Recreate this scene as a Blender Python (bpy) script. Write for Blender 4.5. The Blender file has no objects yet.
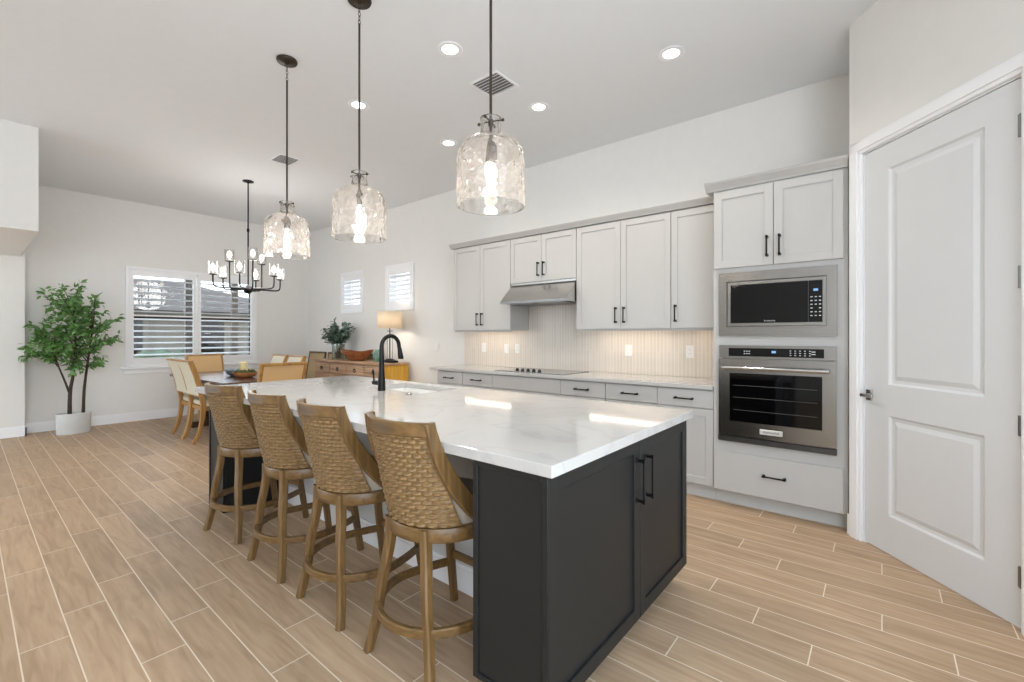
import bpy, bmesh, math, random
from mathutils import Vector, Matrix, noise

PI = math.pi
SC = bpy.context.scene
COL = SC.collection

# ---------------------------------------------------------------- camera
cam_data = bpy.data.cameras.new('camera')
cam = bpy.data.objects.new('camera', cam_data)
COL.objects.link(cam)
cam_data.sensor_fit = 'HORIZONTAL'
cam_data.sensor_width = 36.0
cam_data.lens = 451.0 / 1024.0 * 36.0
cam_data.shift_y = -5.5 / 1024.0
cam_data.clip_start = 0.02
cam_data.clip_end = 300
cam.location = (0, 0, 1.31)
cam.rotation_euler = (PI / 2, 0, math.radians(39.35))
SC.camera = cam

# ---------------------------------------------------------------- sky and exposure
SKY = 3.6
world = bpy.data.worlds.new('sky')
SC.world = world
world.use_nodes = True
_nt = world.node_tree
_nt.nodes.clear()
_o = _nt.nodes.new('ShaderNodeOutputWorld')
_b = _nt.nodes.new('ShaderNodeBackground')
_tc = _nt.nodes.new('ShaderNodeTexCoord')
_sep = _nt.nodes.new('ShaderNodeSeparateXYZ')
_rm = _nt.nodes.new('ShaderNodeValToRGB')
_rm.color_ramp.elements[0].position = 0.0
_rm.color_ramp.elements[0].color = (0.86, 0.93, 1.0, 1)
_rm.color_ramp.elements[1].position = 0.6
_rm.color_ramp.elements[1].color = (0.66, 0.83, 1.0, 1)
_nt.links.new(_tc.outputs['Generated'], _sep.inputs[0])
_nt.links.new(_sep.outputs['Z'], _rm.inputs[0])
_nt.links.new(_rm.outputs[0], _b.inputs['Color'])
_b.inputs['Strength'].default_value = SKY
_nt.links.new(_b.outputs[0], _o.inputs[0])

SC.view_settings.view_transform = 'Standard'
SC.view_settings.look = 'None'
SC.view_settings.gamma = 1.0
SC.view_settings.use_curve_mapping = False
SC.view_settings.exposure = 0.55
DOWNLIGHT_W = 32.0
LED_E = 11.0
SC.cycles.caustics_reflective = False
SC.cycles.caustics_refractive = False
SC.cycles.max_bounces = 12
SC.cycles.transparent_max_bounces = 16
SC.cycles.sample_clamp_indirect = 4.0


# ---------------------------------------------------------------- materials
def lin(c):
    return tuple((v / 255 / 12.92) if v / 255 <= 0.04045 else ((v / 255 + 0.055) / 1.055) ** 2.4 for v in c)


MATS = {}


def pmat(name, rgb, rough=0.5, metal=0.0, var=0.04, scale=12.0, bump=0.0, bscale=60.0, stretch=(1, 1, 1), spec=0.5, coat=0.0, emit=None, estr=0.0, aniso=None):
    m = bpy.data.materials.new(name)
    m.use_nodes = True
    nt = m.node_tree
    bs = nt.nodes['Principled BSDF']
    bs.inputs['Roughness'].default_value = rough
    bs.inputs['Metallic'].default_value = metal
    bs.inputs['Specular IOR Level'].default_value = spec
    bs.inputs['Coat Weight'].default_value = coat
    tc = nt.nodes.new('ShaderNodeTexCoord')
    mp = nt.nodes.new('ShaderNodeMapping')
    mp.inputs['Scale'].default_value = stretch
    nt.links.new(tc.outputs['Object'], mp.inputs[0])
    n = nt.nodes.new('ShaderNodeTexNoise')
    n.inputs['Scale'].default_value = scale
    n.inputs['Detail'].default_value = 5
    nt.links.new(mp.outputs[0], n.inputs['Vector'])
    r = nt.nodes.new('ShaderNodeValToRGB')
    c = lin(rgb)
    r.color_ramp.elements[0].position = 0.3
    r.color_ramp.elements[1].position = 0.7
    r.color_ramp.elements[0].color = tuple(v * (1 - var) for v in c) + (1,)
    r.color_ramp.elements[1].color = tuple(min(1, v * (1 + var)) for v in c) + (1,)
    nt.links.new(n.outputs['Fac'], r.inputs[0])
    nt.links.new(r.outputs[0], bs.inputs['Base Color'])
    if bump:
        n2 = nt.nodes.new('ShaderNodeTexNoise')
        n2.inputs['Scale'].default_value = bscale
        n2.inputs['Detail'].default_value = 4
        nt.links.new(mp.outputs[0], n2.inputs['Vector'])
        bp = nt.nodes.new('ShaderNodeBump')
        bp.inputs['Strength'].default_value = bump
        bp.inputs['Distance'].default_value = 0.004
        nt.links.new(n2.outputs['Fac'], bp.inputs['Height'])
        nt.links.new(bp.outputs[0], bs.inputs['Normal'])
    if emit:
        bs.inputs['Emission Color'].default_value = lin(emit) + (1,)
        bs.inputs['Emission Strength'].default_value = estr
    MATS[name] = m
    return m


def wood(name, dark, light, axis='Z', scale=1.0, rough=0.45):
    m = bpy.data.materials.new(name)
    m.use_nodes = True
    nt = m.node_tree
    bs = nt.nodes['Principled BSDF']
    bs.inputs['Roughness'].default_value = rough
    tc = nt.nodes.new('ShaderNodeTexCoord')
    mp = nt.nodes.new('ShaderNodeMapping')
    s = {'X': (1.5, 30, 30), 'Y': (30, 1.5, 30), 'Z': (30, 30, 1.5)}[axis]
    mp.inputs['Scale'].default_value = tuple(v * scale for v in s)
    nt.links.new(tc.outputs['Object'], mp.inputs[0])
    n = nt.nodes.new('ShaderNodeTexNoise')
    n.inputs['Scale'].default_value = 1.6
    n.inputs['Detail'].default_value = 8
    n.inputs['Distortion'].default_value = 0.7
    nt.links.new(mp.outputs[0], n.inputs['Vector'])
    r = nt.nodes.new('ShaderNodeValToRGB')
    r.color_ramp.elements[0].position = 0.32
    r.color_ramp.elements[1].position = 0.68
    r.color_ramp.elements[0].color = lin(dark) + (1,)
    r.color_ramp.elements[1].color = lin(light) + (1,)
    nt.links.new(n.outputs['Fac'], r.inputs[0])
    nt.links.new(r.outputs[0], bs.inputs['Base Color'])
    bp = nt.nodes.new('ShaderNodeBump')
    bp.inputs['Strength'].default_value = 0.15
    bp.inputs['Distance'].default_value = 0.002
    nt.links.new(n.outputs['Fac'], bp.inputs['Height'])
    nt.links.new(bp.outputs[0], bs.inputs['Normal'])
    MATS[name] = m
    return m


def emis(name, rgb, strength):
    m = bpy.data.materials.new(name)
    m.use_nodes = True
    nt = m.node_tree
    nt.nodes.clear()
    o = nt.nodes.new('ShaderNodeOutputMaterial')
    e = nt.nodes.new('ShaderNodeEmission')
    e.inputs['Color'].default_value = lin(rgb) + (1,)
    e.inputs['Strength'].default_value = strength
    nt.links.new(e.outputs[0], o.inputs[0])
    MATS[name] = m
    return m


def thin_glass(name, tint=(1, 1, 1), fac=0.08, rough=0.02):
    m = bpy.data.materials.new(name)
    m.use_nodes = True
    nt = m.node_tree
    nt.nodes.clear()
    o = nt.nodes.new('ShaderNodeOutputMaterial')
    mix = nt.nodes.new('ShaderNodeMixShader')
    t = nt.nodes.new('ShaderNodeBsdfTransparent')
    g = nt.nodes.new('ShaderNodeBsdfGlossy')
    t.inputs['Color'].default_value = tuple(tint) + (1,)
    g.inputs['Roughness'].default_value = rough
    lw = nt.nodes.new('ShaderNodeLayerWeight')
    lw.inputs['Blend'].default_value = 0.25
    mr = nt.nodes.new('ShaderNodeMapRange')
    mr.inputs['To Min'].default_value = fac
    mr.inputs['To Max'].default_value = 0.7
    nt.links.new(lw.outputs['Fresnel'], mr.inputs['Value'])
    nt.links.new(mr.outputs[0], mix.inputs[0])
    nt.links.new(t.outputs[0], mix.inputs[1])
    nt.links.new(g.outputs[0], mix.inputs[2])
    nt.links.new(mix.outputs[0], o.inputs[0])
    MATS[name] = m
    return m


def M_(nt, op, a, b=None, clamp=False):
    n = nt.nodes.new('ShaderNodeMath')
    n.operation = op
    n.use_clamp = clamp
    for i, v in enumerate((a, b)):
        if v is None:
            continue
        if isinstance(v, (int, float)):
            n.inputs[i].default_value = v
        else:
            nt.links.new(v, n.inputs[i])
    return n.outputs[0]


def floor_material():
    m = bpy.data.materials.new('wood_look_tile')
    m.use_nodes = True
    nt = m.node_tree
    bs = nt.nodes['Principled BSDF']
    bs.inputs['Specular IOR Level'].default_value = 0.22
    tc = nt.nodes.new('ShaderNodeTexCoord')
    sp = nt.nodes.new('ShaderNodeSeparateXYZ')
    nt.links.new(tc.outputs['Object'], sp.inputs[0])
    X, Y = sp.outputs['X'], sp.outputs['Y']
    PIT, LEN = 0.1524, 0.9144
    fy = M_(nt, 'DIVIDE', M_(nt, 'SUBTRACT', Y, 0.30), PIT)
    row = M_(nt, 'FLOOR', fy)
    fr = M_(nt, 'SUBTRACT', fy, row)
    fx = M_(nt, 'DIVIDE', M_(nt, 'ADD', M_(nt, 'ADD', X, 0.228), M_(nt, 'MULTIPLY', row, 0.2286)), LEN)
    colm = M_(nt, 'FLOOR', fx)
    fc = M_(nt, 'SUBTRACT', fx, colm)
    gw = 0.0024
    ex = M_(nt, 'MULTIPLY', M_(nt, 'MINIMUM', fc, M_(nt, 'SUBTRACT', 1.0, fc)), LEN)
    ey = M_(nt, 'MULTIPLY', M_(nt, 'MINIMUM', fr, M_(nt, 'SUBTRACT', 1.0, fr)), PIT)
    ed = M_(nt, 'MINIMUM', ex, ey)
    mr = nt.nodes.new('ShaderNodeMapRange')
    mr.inputs['From Min'].default_value = gw * 0.75
    mr.inputs['From Max'].default_value = gw * 1.25
    nt.links.new(ed, mr.inputs['Value'])          # 0 grout .. 1 tile
    cv = nt.nodes.new('ShaderNodeCombineXYZ')
    nt.links.new(row, cv.inputs[0])
    nt.links.new(colm, cv.inputs[1])
    wn = nt.nodes.new('ShaderNodeTexWhiteNoise')
    wn.noise_dimensions = '2D'
    nt.links.new(cv.outputs[0], wn.inputs['Vector'])
    # grain: stretched along X, shifted per plank
    gv = nt.nodes.new('ShaderNodeCombineXYZ')
    nt.links.new(M_(nt, 'ADD', M_(nt, 'MULTIPLY', X, 1.6), M_(nt, 'MULTIPLY', wn.outputs['Value'], 37.0)), gv.inputs[0])
    nt.links.new(M_(nt, 'MULTIPLY', Y, 16.0), gv.inputs[1])
    nt.links.new(M_(nt, 'MULTIPLY', wn.outputs['Value'], 11.0), gv.inputs[2])
    n = nt.nodes.new('ShaderNodeTexNoise')
    n.inputs['Scale'].default_value = 1.7
    n.inputs['Detail'].default_value = 7
    n.inputs['Distortion'].default_value = 1.1
    nt.links.new(gv.outputs[0], n.inputs['Vector'])
    r = nt.nodes.new('ShaderNodeValToRGB')
    e = r.color_ramp.elements
    e[0].position = 0.28
    e[0].color = lin((166, 138, 110)) + (1,)
    e[1].position = 0.72
    e[1].color = lin((192, 164, 135)) + (1,)
    k = e.new(0.5)
    k.color = lin((181, 153, 124)) + (1,)
    nt.links.new(n.outputs['Fac'], r.inputs[0])
    hs = nt.nodes.new('ShaderNodeHueSaturation')
    nt.links.new(r.outputs[0], hs.inputs['Color'])
    nt.links.new(M_(nt, 'ADD', M_(nt, 'MULTIPLY', wn.outputs['Value'], 0.17), 0.92), hs.inputs['Value'])
    mx = nt.nodes.new('ShaderNodeMix')
    mx.data_type = 'RGBA'
    mx.inputs[6].default_value = lin((228, 212, 190)) + (1,)
    nt.links.new(mr.outputs[0], mx.inputs[0])
    nt.links.new(hs.outputs[0], mx.inputs[7])
    nt.links.new(mx.outputs[2], bs.inputs['Base Color'])
    rr = nt.nodes.new('ShaderNodeMapRange')
    rr.inputs['To Min'].default_value = 0.42
    rr.inputs['To Max'].default_value = 0.55
    nt.links.new(n.outputs['Fac'], rr.inputs['Value'])
    nt.links.new(rr.outputs[0], bs.inputs['Roughness'])
    bp = nt.nodes.new('ShaderNodeBump')
    bp.inputs['Strength'].default_value = 0.25
    bp.inputs['Distance'].default_value = 0.002
    nt.links.new(M_(nt, 'ADD', mr.outputs[0], M_(nt, 'MULTIPLY', n.outputs['Fac'], 0.25)), bp.inputs['Height'])
    nt.links.new(bp.outputs[0], bs.inputs['Normal'])
    return m


def splash_material():
    m = bpy.data.materials.new('vertical_stick_tile')
    m.use_nodes = True
    nt = m.node_tree
    bs = nt.nodes['Principled BSDF']
    bs.inputs['Roughness'].default_value = 0.35
    tc = nt.nodes.new('ShaderNodeTexCoord')
    sp = nt.nodes.new('ShaderNodeSeparateXYZ')
    nt.links.new(tc.outputs['Object'], sp.inputs[0])
    fx = M_(nt, 'DIVIDE', sp.outputs['X'], 0.036)
    c = M_(nt, 'FLOOR', fx)
    f = M_(nt, 'SUBTRACT', fx, c)
    ex = M_(nt, 'MULTIPLY', M_(nt, 'MINIMUM', f, M_(nt, 'SUBTRACT', 1.0, f)), 0.036)
    fz = M_(nt, 'DIVIDE', M_(nt, 'ADD', sp.outputs['Z'], 0.05), 0.30)
    cz = M_(nt, 'FLOOR', fz)
    g = M_(nt, 'SUBTRACT', fz, cz)
    ez = M_(nt, 'MULTIPLY', M_(nt, 'MINIMUM', g, M_(nt, 'SUBTRACT', 1.0, g)), 0.30)
    mr = nt.nodes.new('ShaderNodeMapRange')
    mr.inputs['From Min'].default_value = 0.0022
    mr.inputs['From Max'].default_value = 0.0050
    nt.links.new(M_(nt, 'MINIMUM', ex, M_(nt, 'MULTIPLY', ez, 4.0)), mr.inputs['Value'])
    cv = nt.nodes.new('ShaderNodeCombineXYZ')
    nt.links.new(c, cv.inputs[0])
    nt.links.new(cz, cv.inputs[1])
    wn = nt.nodes.new('ShaderNodeTexWhiteNoise')
    wn.noise_dimensions = '2D'
    nt.links.new(cv.outputs[0], wn.inputs['Vector'])
    r = nt.nodes.new('ShaderNodeValToRGB')
    r.color_ramp.elements[0].color = lin((212, 201, 188)) + (1,)
    r.color_ramp.elements[1].color = lin((218, 208, 196)) + (1,)
    nt.links.new(wn.outputs['Value'], r.inputs[0])
    mx = nt.nodes.new('ShaderNodeMix')
    mx.data_type = 'RGBA'
    mx.inputs[6].default_value = lin((228, 220, 209)) + (1,)
    nt.links.new(mr.outputs[0], mx.inputs[0])
    nt.links.new(r.outputs[0], mx.inputs[7])
    nt.links.new(mx.outputs[2], bs.inputs['Base Color'])
    bp = nt.nodes.new('ShaderNodeBump')
    bp.inputs['Strength'].default_value = 0.3
    bp.inputs['Distance'].default_value = 0.002
    nt.links.new(mr.outputs[0], bp.inputs['Height'])
    nt.links.new(bp.outputs[0], bs.inputs['Normal'])
    return m


def quartz_material():
    m = bpy.data.materials.new('white_quartz')
    m.use_nodes = True
    nt = m.node_tree
    bs = nt.nodes['Principled BSDF']
    bs.inputs['Roughness'].default_value = 0.07
    bs.inputs['Specular IOR Level'].default_value = 0.6
    tc = nt.nodes.new('ShaderNodeTexCoord')
    n = nt.nodes.new('ShaderNodeTexNoise')
    n.inputs['Scale'].default_value = 2.2
    n.inputs['Detail'].default_value = 8
    n.inputs['Distortion'].default_value = 1.6
    nt.links.new(tc.outputs['Object'], n.inputs['Vector'])
    d = M_(nt, 'ABSOLUTE', M_(nt, 'SUBTRACT', n.outputs['Fac'], 0.5))
    r = nt.nodes.new('ShaderNodeValToRGB')
    r.color_ramp.elements[0].position = 0.0
    r.color_ramp.elements[0].color = lin((183, 181, 179)) + (1,)
    r.color_ramp.elements[1].position = 0.035
    r.color_ramp.elements[1].color = lin((190, 188, 185)) + (1,)
    nt.links.new(d, r.inputs[0])
    nt.links.new(r.outputs[0], bs.inputs['Base Color'])
    return m


WALL = pmat('wall_paint', (229, 227, 223), 0.85, var=0.01, bump=0.05, bscale=140)
CEIL = pmat('ceiling_paint', (230, 232, 234), 0.9, var=0.008, bump=0.05, bscale=120)
TRIM = pmat('trim_white', (240, 240, 241), 0.4, var=0.006)
DOORW = pmat('door_white', (216, 217, 218), 0.4, var=0.006)
CAB = pmat('cabinet_pale_grey', (187, 185, 182), 0.42, var=0.008)
KICK = pmat('toe_kick_grey', (196, 195, 192), 0.5, var=0.01)
DARK = pmat('island_charcoal', (30, 31, 31), 0.45, var=0.03, spec=0.3)
KNEE = pmat('knee_wall_paint', (206, 206, 205), 0.7, var=0.01)
BLACK = pmat('black_metal', (22, 22, 23), 0.35, 0.6, var=0.1)
BRONZE = pmat('dark_bronze', (66, 58, 50), 0.4, 0.8, var=0.1)
STEEL = pmat('brushed_steel', (148, 146, 143), 0.24, 1.0, var=0.05, scale=3, stretch=(1, 1, 90), bump=0.04, bscale=30)
HOODS = pmat('hood_steel', (196, 195, 192), 0.22, 1.0, var=0.05, scale=3, stretch=(90, 1, 1))
STEELD = pmat('dark_steel', (140, 140, 139), 0.35, 1.0, var=0.05)
VENTD = pmat('vent_steel', (86, 85, 84), 0.4, 0.9, var=0.05)
CHROME = pmat('chrome', (200, 200, 200), 0.15, 1.0, var=0.02)
BGLASS = pmat('black_glass', (6, 6, 7), 0.06, var=0.1, spec=0.28)
CGLASS = pmat('ceramic_glass', (120, 122, 124), 0.08, var=0.04, spec=0.6)
OUTW = pmat('white_plastic', (236, 235, 232), 0.4, var=0.005)
QUARTZ = quartz_material()
FLOOR = floor_material()
SPLASH = splash_material()
STOOLW = wood('stool_wood', (88, 65, 37), (124, 94, 55), 'Z', 1.0, 0.34)
STOOLR = wood('stool_rail_wood', (88, 65, 37), (124, 94, 55), 'X', 1.0, 0.34)
WEAVE = pmat('woven_rattan', (128, 100, 62), 0.36, var=0.30, scale=46, stretch=(1, 1, 2.4), bump=0.2, bscale=200)
TAUPE = pmat('taupe_fabric', (172, 158, 142), 0.9, var=0.06, scale=150, bump=0.15, bscale=300)
OAKF = wood('golden_oak', (146, 104, 54), (186, 142, 80), 'Z', 1.0, 0.45)
CREAM = pmat('cream_linen', (212, 205, 184), 0.9, var=0.06, scale=160, bump=0.15, bscale=300)
TANF = pmat('tan_linen', (216, 178, 128), 0.9, var=0.06, scale=160, bump=0.15, bscale=300)
PALEF = pmat('pale_linen', (222, 224, 226), 0.8, var=0.05, scale=160)
TABLEW = wood('dark_walnut', (66, 44, 32), (98, 68, 48), 'X', 0.7, 0.22)
BUFFW = wood('distressed_wood', (150, 116, 88), (204, 168, 134), 'X', 0.6, 0.6)
MUST = wood('mustard_wood', (206, 150, 44), (228, 176, 66), 'Z', 0.5, 0.5)
BOWLW = wood('bowl_wood', (120, 68, 38), (172, 108, 66), 'X', 0.6, 0.4)
TERRA = wood('terracotta_wood', (176, 112, 70), (206, 142, 92), 'X', 0.6, 0.5)
FRAMEW = wood('brown_frame_wood', (98, 74, 50), (130, 100, 68), 'X', 1.0, 0.5)
BURLAP = pmat('burlap_panel', (186, 162, 124), 0.9, var=0.1, scale=120)
BARK = pmat('bark', (62, 50, 40), 0.9, var=0.25, scale=30, bump=0.6, bscale=60)
LEAF = pmat('ficus_leaf', (88, 130, 64), 0.4, var=0.45, scale=14)
EUCA = pmat('eucalyptus_leaf', (98, 122, 106), 0.55, var=0.35, scale=16)
POTC = pmat('pot_concrete', (206, 206, 204), 0.7, var=0.04, bump=0.1)
SOIL = pmat('soil', (58, 46, 36), 0.95, var=0.3, scale=40, bump=0.8)
VASEG = thin_glass('vase_glass', (0.86, 0.9, 0.86), 0.12)
GREENG = pmat('green_ceramic', (92, 128, 112), 0.25, var=0.1)
PANE = thin_glass('window_pane', (0.97, 0.98, 0.98), 0.03)
CANDLE = pmat('candle_wax', (232, 214, 160), 0.5, var=0.03)
MOSS = pmat('moss', (70, 74, 34), 0.9, var=0.4, scale=40)
GREYB = pmat('blue_grey_glaze', (128, 144, 152), 0.3, var=0.1)
BULB = emis('bulb_glow', (255, 236, 212), 22.0)
CBULB = emis('chandelier_glow', (255, 236, 214), 6.0)
DISC = emis('downlight_glow', (255, 252, 246), 7.0)
LED = emis('led_glow', (255, 236, 212), LED_E)
DISP = emis('display_glow', (150, 200, 255), 0.7)
MARKS = pmat('panel_marks', (190, 192, 194), 0.5, emit=(190, 192, 194), estr=0.15)
BADGE = pmat('badge_plate', (216, 214, 210), 0.3, 0.3, var=0.02)
INK = pmat('badge_ink', (40, 40, 42), 0.5)
RECESS = pmat('vent_dark', (120, 120, 120), 0.7)


def glass_material():
    m = bpy.data.materials.new('hammered_glass')
    m.use_nodes = True
    nt = m.node_tree
    nt.nodes.clear()
    o = nt.nodes.new('ShaderNodeOutputMaterial')
    g = nt.nodes.new('ShaderNodeBsdfGlass')
    g.inputs['Color'].default_value = (0.99, 0.98, 0.97, 1)
    g.inputs['Roughness'].default_value = 0.01
    g.inputs['IOR'].default_value = 1.33
    tl = nt.nodes.new('ShaderNodeBsdfTranslucent')
    tl.inputs['Color'].default_value = (1.0, 0.97, 0.95, 1)
    mix = nt.nodes.new('ShaderNodeMixShader')
    tc = nt.nodes.new('ShaderNodeTexCoord')
    n = nt.nodes.new('ShaderNodeTexNoise')
    n.inputs['Scale'].default_value = 26
    mr = nt.nodes.new('ShaderNodeMapRange')
    mr.inputs['From Min'].default_value = 0.35
    mr.inputs['From Max'].default_value = 0.7
    mr.inputs['To Min'].default_value = 0.02
    mr.inputs['To Max'].default_value = 0.14
    nt.links.new(tc.outputs['Object'], n.inputs['Vector'])
    nt.links.new(n.outputs['Fac'], mr.inputs['Value'])
    nt.links.new(mr.outputs[0], mix.inputs[0])
    nt.links.new(g.outputs[0], mix.inputs[1])
    nt.links.new(tl.outputs[0], mix.inputs[2])
    nt.links.new(mix.outputs[0], o.inputs[0])
    return m


HAMMER = glass_material()
CHGLASS = thin_glass('candle_shade_glass', (0.97, 0.96, 0.95), 0.10)


def shade_material():
    m = bpy.data.materials.new('lamp_shade_linen')
    m.use_nodes = True
    nt = m.node_tree
    nt.nodes.clear()
    o = nt.nodes.new('ShaderNodeOutputMaterial')
    a = nt.nodes.new('ShaderNodeBsdfDiffuse')
    t = nt.nodes.new('ShaderNodeBsdfTranslucent')
    mix = nt.nodes.new('ShaderNodeMixShader')
    tc = nt.nodes.new('ShaderNodeTexCoord')
    n = nt.nodes.new('ShaderNodeTexNoise')
    n.inputs['Scale'].default_value = 90
    nt.links.new(tc.outputs['Object'], n.inputs['Vector'])
    r = nt.nodes.new('ShaderNodeValToRGB')
    r.color_ramp.elements[0].color = lin((240, 226, 204)) + (1,)
    r.color_ramp.elements[1].color = lin((248, 238, 220)) + (1,)
    nt.links.new(n.outputs['Fac'], r.inputs[0])
    nt.links.new(r.outputs[0], a.inputs['Color'])
    nt.links.new(r.outputs[0], t.inputs['Color'])
    mix.inputs[0].default_value = 0.45
    nt.links.new(a.outputs[0], mix.inputs[1])
    nt.links.new(t.outputs[0], mix.inputs[2])
    nt.links.new(mix.outputs[0], o.inputs[0])
    return m


SHADE = shade_material()


# ---------------------------------------------------------------- object helpers
def thing(name, label, cat, loc=(0, 0, 0), rotz=0.0, group=None):
    o = bpy.data.objects.new(name, None)
    o.empty_display_size = 0.1
    COL.objects.link(o)
    o.location = loc
    o.rotation_euler = (0, 0, rotz)
    o['label'] = label
    o['category'] = cat
    if group:
        o['group'] = group
    return o


def tag(o, label, cat, group=None, kind=None):
    o['label'] = label
    o['category'] = cat
    if group:
        o['group'] = group
    if kind:
        o['kind'] = kind
    return o


def dup(root, loc, rotz=None, label=None, group=None):
    r = root.copy()
    COL.objects.link(r)
    r.location = loc
    if rotz is not None:
        r.rotation_euler = (0, 0, rotz)
    if label:
        r['label'] = label
    if group:
        r['group'] = group
    for ch in list(root.children):
        c = ch.copy()
        COL.objects.link(c)
        c.parent = r
        for g in ch.children:
            d = g.copy()
            COL.objects.link(d)
            d.parent = c
    return r


class MB:
    """Collects shapes into one mesh; M transforms local shape coordinates."""

    def __init__(self, M=None):
        self.bm = bmesh.new()
        self.M = M or Matrix.Identity(4)

    def v(self, p):
        return self.bm.verts.new(self.M @ Vector(p))

    def face(self, vs):
        try:
            return self.bm.faces.new(vs)
        except ValueError:
            return None

    def box(self, x0, x1, y0, y1, z0, z1, bev=0.0, seg=1):
        c = ((x0 + x1) / 2, (y0 + y1) / 2, (z0 + z1) / 2)
        T = self.M @ Matrix.Translation(c) @ Matrix.Diagonal((abs(x1 - x0), abs(y1 - y0), abs(z1 - z0), 1))
        r = bmesh.ops.create_cube(self.bm, size=1.0, matrix=T)
        if bev:
            es = {e for vv in r['verts'] for e in vv.link_edges}
            bmesh.ops.bevel(self.bm, geom=list(es), offset=bev, segments=seg, affect='EDGES', profile=0.5)
        return self

    def obox(self, center, ax, ay, az, sx, sy, sz, bev=0.0):
        R = Matrix((ax, ay, az)).transposed().to_4x4()
        T = self.M @ Matrix.Translation(center) @ R @ Matrix.Diagonal((sx, sy, sz, 1))
        r = bmesh.ops.create_cube(self.bm, size=1.0, matrix=T)
        if bev:
            es = {e for vv in r['verts'] for e in vv.link_edges}
            bmesh.ops.bevel(self.bm, geom=list(es), offset=bev, segments=1, affect='EDGES', profile=0.5)
        return self

    def ring_strip(self, rings, close=True, caps=True):
        vr = [[self.v(p) for p in r] for r in rings]
        n = len(vr[0])
        for a, b in zip(vr[:-1], vr[1:]):
            for i in range(n if close else n - 1):
                j = (i + 1) % n
                self.face((a[i], a[j], b[j], b[i]))
        if caps and close:
            self.face(list(reversed(vr[0])))
            self.face(vr[-1])
        return vr

    def tube(self, pts, rad, seg=10, caps=True):
        pts = [Vector(p) for p in pts]
        n = len(pts)
        rad = rad if isinstance(rad, (list, tuple)) else [rad] * n
        rings = []
        up = None
        for i, p in enumerate(pts):
            t = (pts[min(i + 1, n - 1)] - pts[max(i - 1, 0)]).normalized()
            if up is None:
                up = Vector((0, 0, 1)) if abs(t.z) < 0.9 else Vector((1, 0, 0))
            a = (up - t * up.dot(t)).normalized()
            b = t.cross(a)
            up = a
            rings.append([p + (a * math.cos(k / seg * 2 * PI) + b * math.sin(k / seg * 2 * PI)) * rad[i] for k in range(seg)])
        self.ring_strip(rings, True, caps)
        return self

    def sweep(self, pts, w, t, ref=(0, 0, 1), smooth_corner=0.18):
        """rectangular section swept along pts; w along (ref x tangent), t along the other."""
        pts = [Vector(p) for p in pts]
        n = len(pts)
        w = w if isinstance(w, (list, tuple)) else [w] * n
        t = t if isinstance(t, (list, tuple)) else [t] * n
        rings = []
        for i, p in enumerate(pts):
            d = (pts[min(i + 1, n - 1)] - pts[max(i - 1, 0)]).normalized()
            rf = Vector(ref[i]) if isinstance(ref, list) else Vector(ref)
            a = rf.cross(d).normalized()
            b = d.cross(a).normalized()
            hw, ht = w[i] / 2, t[i] / 2
            c = smooth_corner * min(hw, ht) * 2
            prof = [(hw - c, ht), (-hw + c, ht), (-hw, ht - c), (-hw, -ht + c), (-hw + c, -ht), (hw - c, -ht), (hw, -ht + c), (hw, ht - c)]
            rings.append([p + a * x + b * y for x, y in prof])
        self.ring_strip(rings, True, True)
        return self

    def lathe(self, prof, seg=32, center=(0, 0, 0), sx=1.0, sy=1.0, caps=True):
        c = Vector(center)
        rings = [[c + Vector((r * sx * math.cos(k / seg * 2 * PI), r * sy * math.sin(k / seg * 2 * PI), z)) for k in range(seg)] for r, z in prof]
        self.ring_strip(rings, True, caps)
        return self

    def prism(self, poly, axis, a, b):
        """poly of 2-D points extruded along axis from a to b ('x': poly is (y,z))."""
        def P(q, s):
            if axis == 'x':
                return (s, q[0], q[1])
            if axis == 'y':
                return (q[0], s, q[1])
            return (q[0], q[1], s)
        A = [self.v(P(q, a)) for q in poly]
        B = [self.v(P(q, b)) for q in poly]
        n = len(poly)
        for i in range(n):
            j = (i + 1) % n
            self.face((A[i], A[j], B[j], B[i]))
        self.face(list(reversed(A)))
        self.face(B)
        return self

    def grid(self, f, nu, nv, inner=None):
        """surface f(u,v), u,v in 0..1; with inner(u,v) gives a closed solid."""
        A = [[self.v(f(i / nu, j / nv)) for i in range(nu + 1)] for j in range(nv + 1)]
        for j in range(nv):
            for i in range(nu):
                self.face((A[j][i], A[j][i + 1], A[j + 1][i + 1], A[j + 1][i]))
        if inner:
            B = [[self.v(inner(i / nu, j / nv)) for i in range(nu + 1)] for j in range(nv + 1)]
            for j in range(nv):
                for i in range(nu):
                    self.face((B[j][i], B[j + 1][i], B[j + 1][i + 1], B[j][i + 1]))
            for i in range(nu):
                self.face((A[0][i], B[0][i], B[0][i + 1], A[0][i + 1]))
                self.face((A[nv][i], A[nv][i + 1], B[nv][i + 1], B[nv][i]))
            for j in range(nv):
                self.face((A[j][0], A[j + 1][0], B[j + 1][0], B[j][0]))
                self.face((A[j][nu], B[j][nu], B[j + 1][nu], A[j + 1][nu]))
        return self

    def build(self, name, mat, parent=None, smooth=False, o=(0, 0, 0), auto=None):
        bmesh.ops.recalc_face_normals(self.bm, faces=self.bm.faces)
        if o != (0, 0, 0):
            bmesh.ops.translate(self.bm, verts=self.bm.verts, vec=-Vector(o))
        me = bpy.data.meshes.new(name)
        self.bm.to_mesh(me)
        self.bm.free()
        me.materials.append(mat)
        if smooth:
            for p in me.polygons:
                p.use_smooth = True
            if auto:
                me.set_sharp_from_angle(angle=math.radians(auto))
        ob = bpy.data.objects.new(name, me)
        COL.objects.link(ob)
        if parent:
            ob.parent = parent
        else:
            ob.location = o
        return ob


def struct(ob):
    ob['kind'] = 'structure'
    return ob


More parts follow.
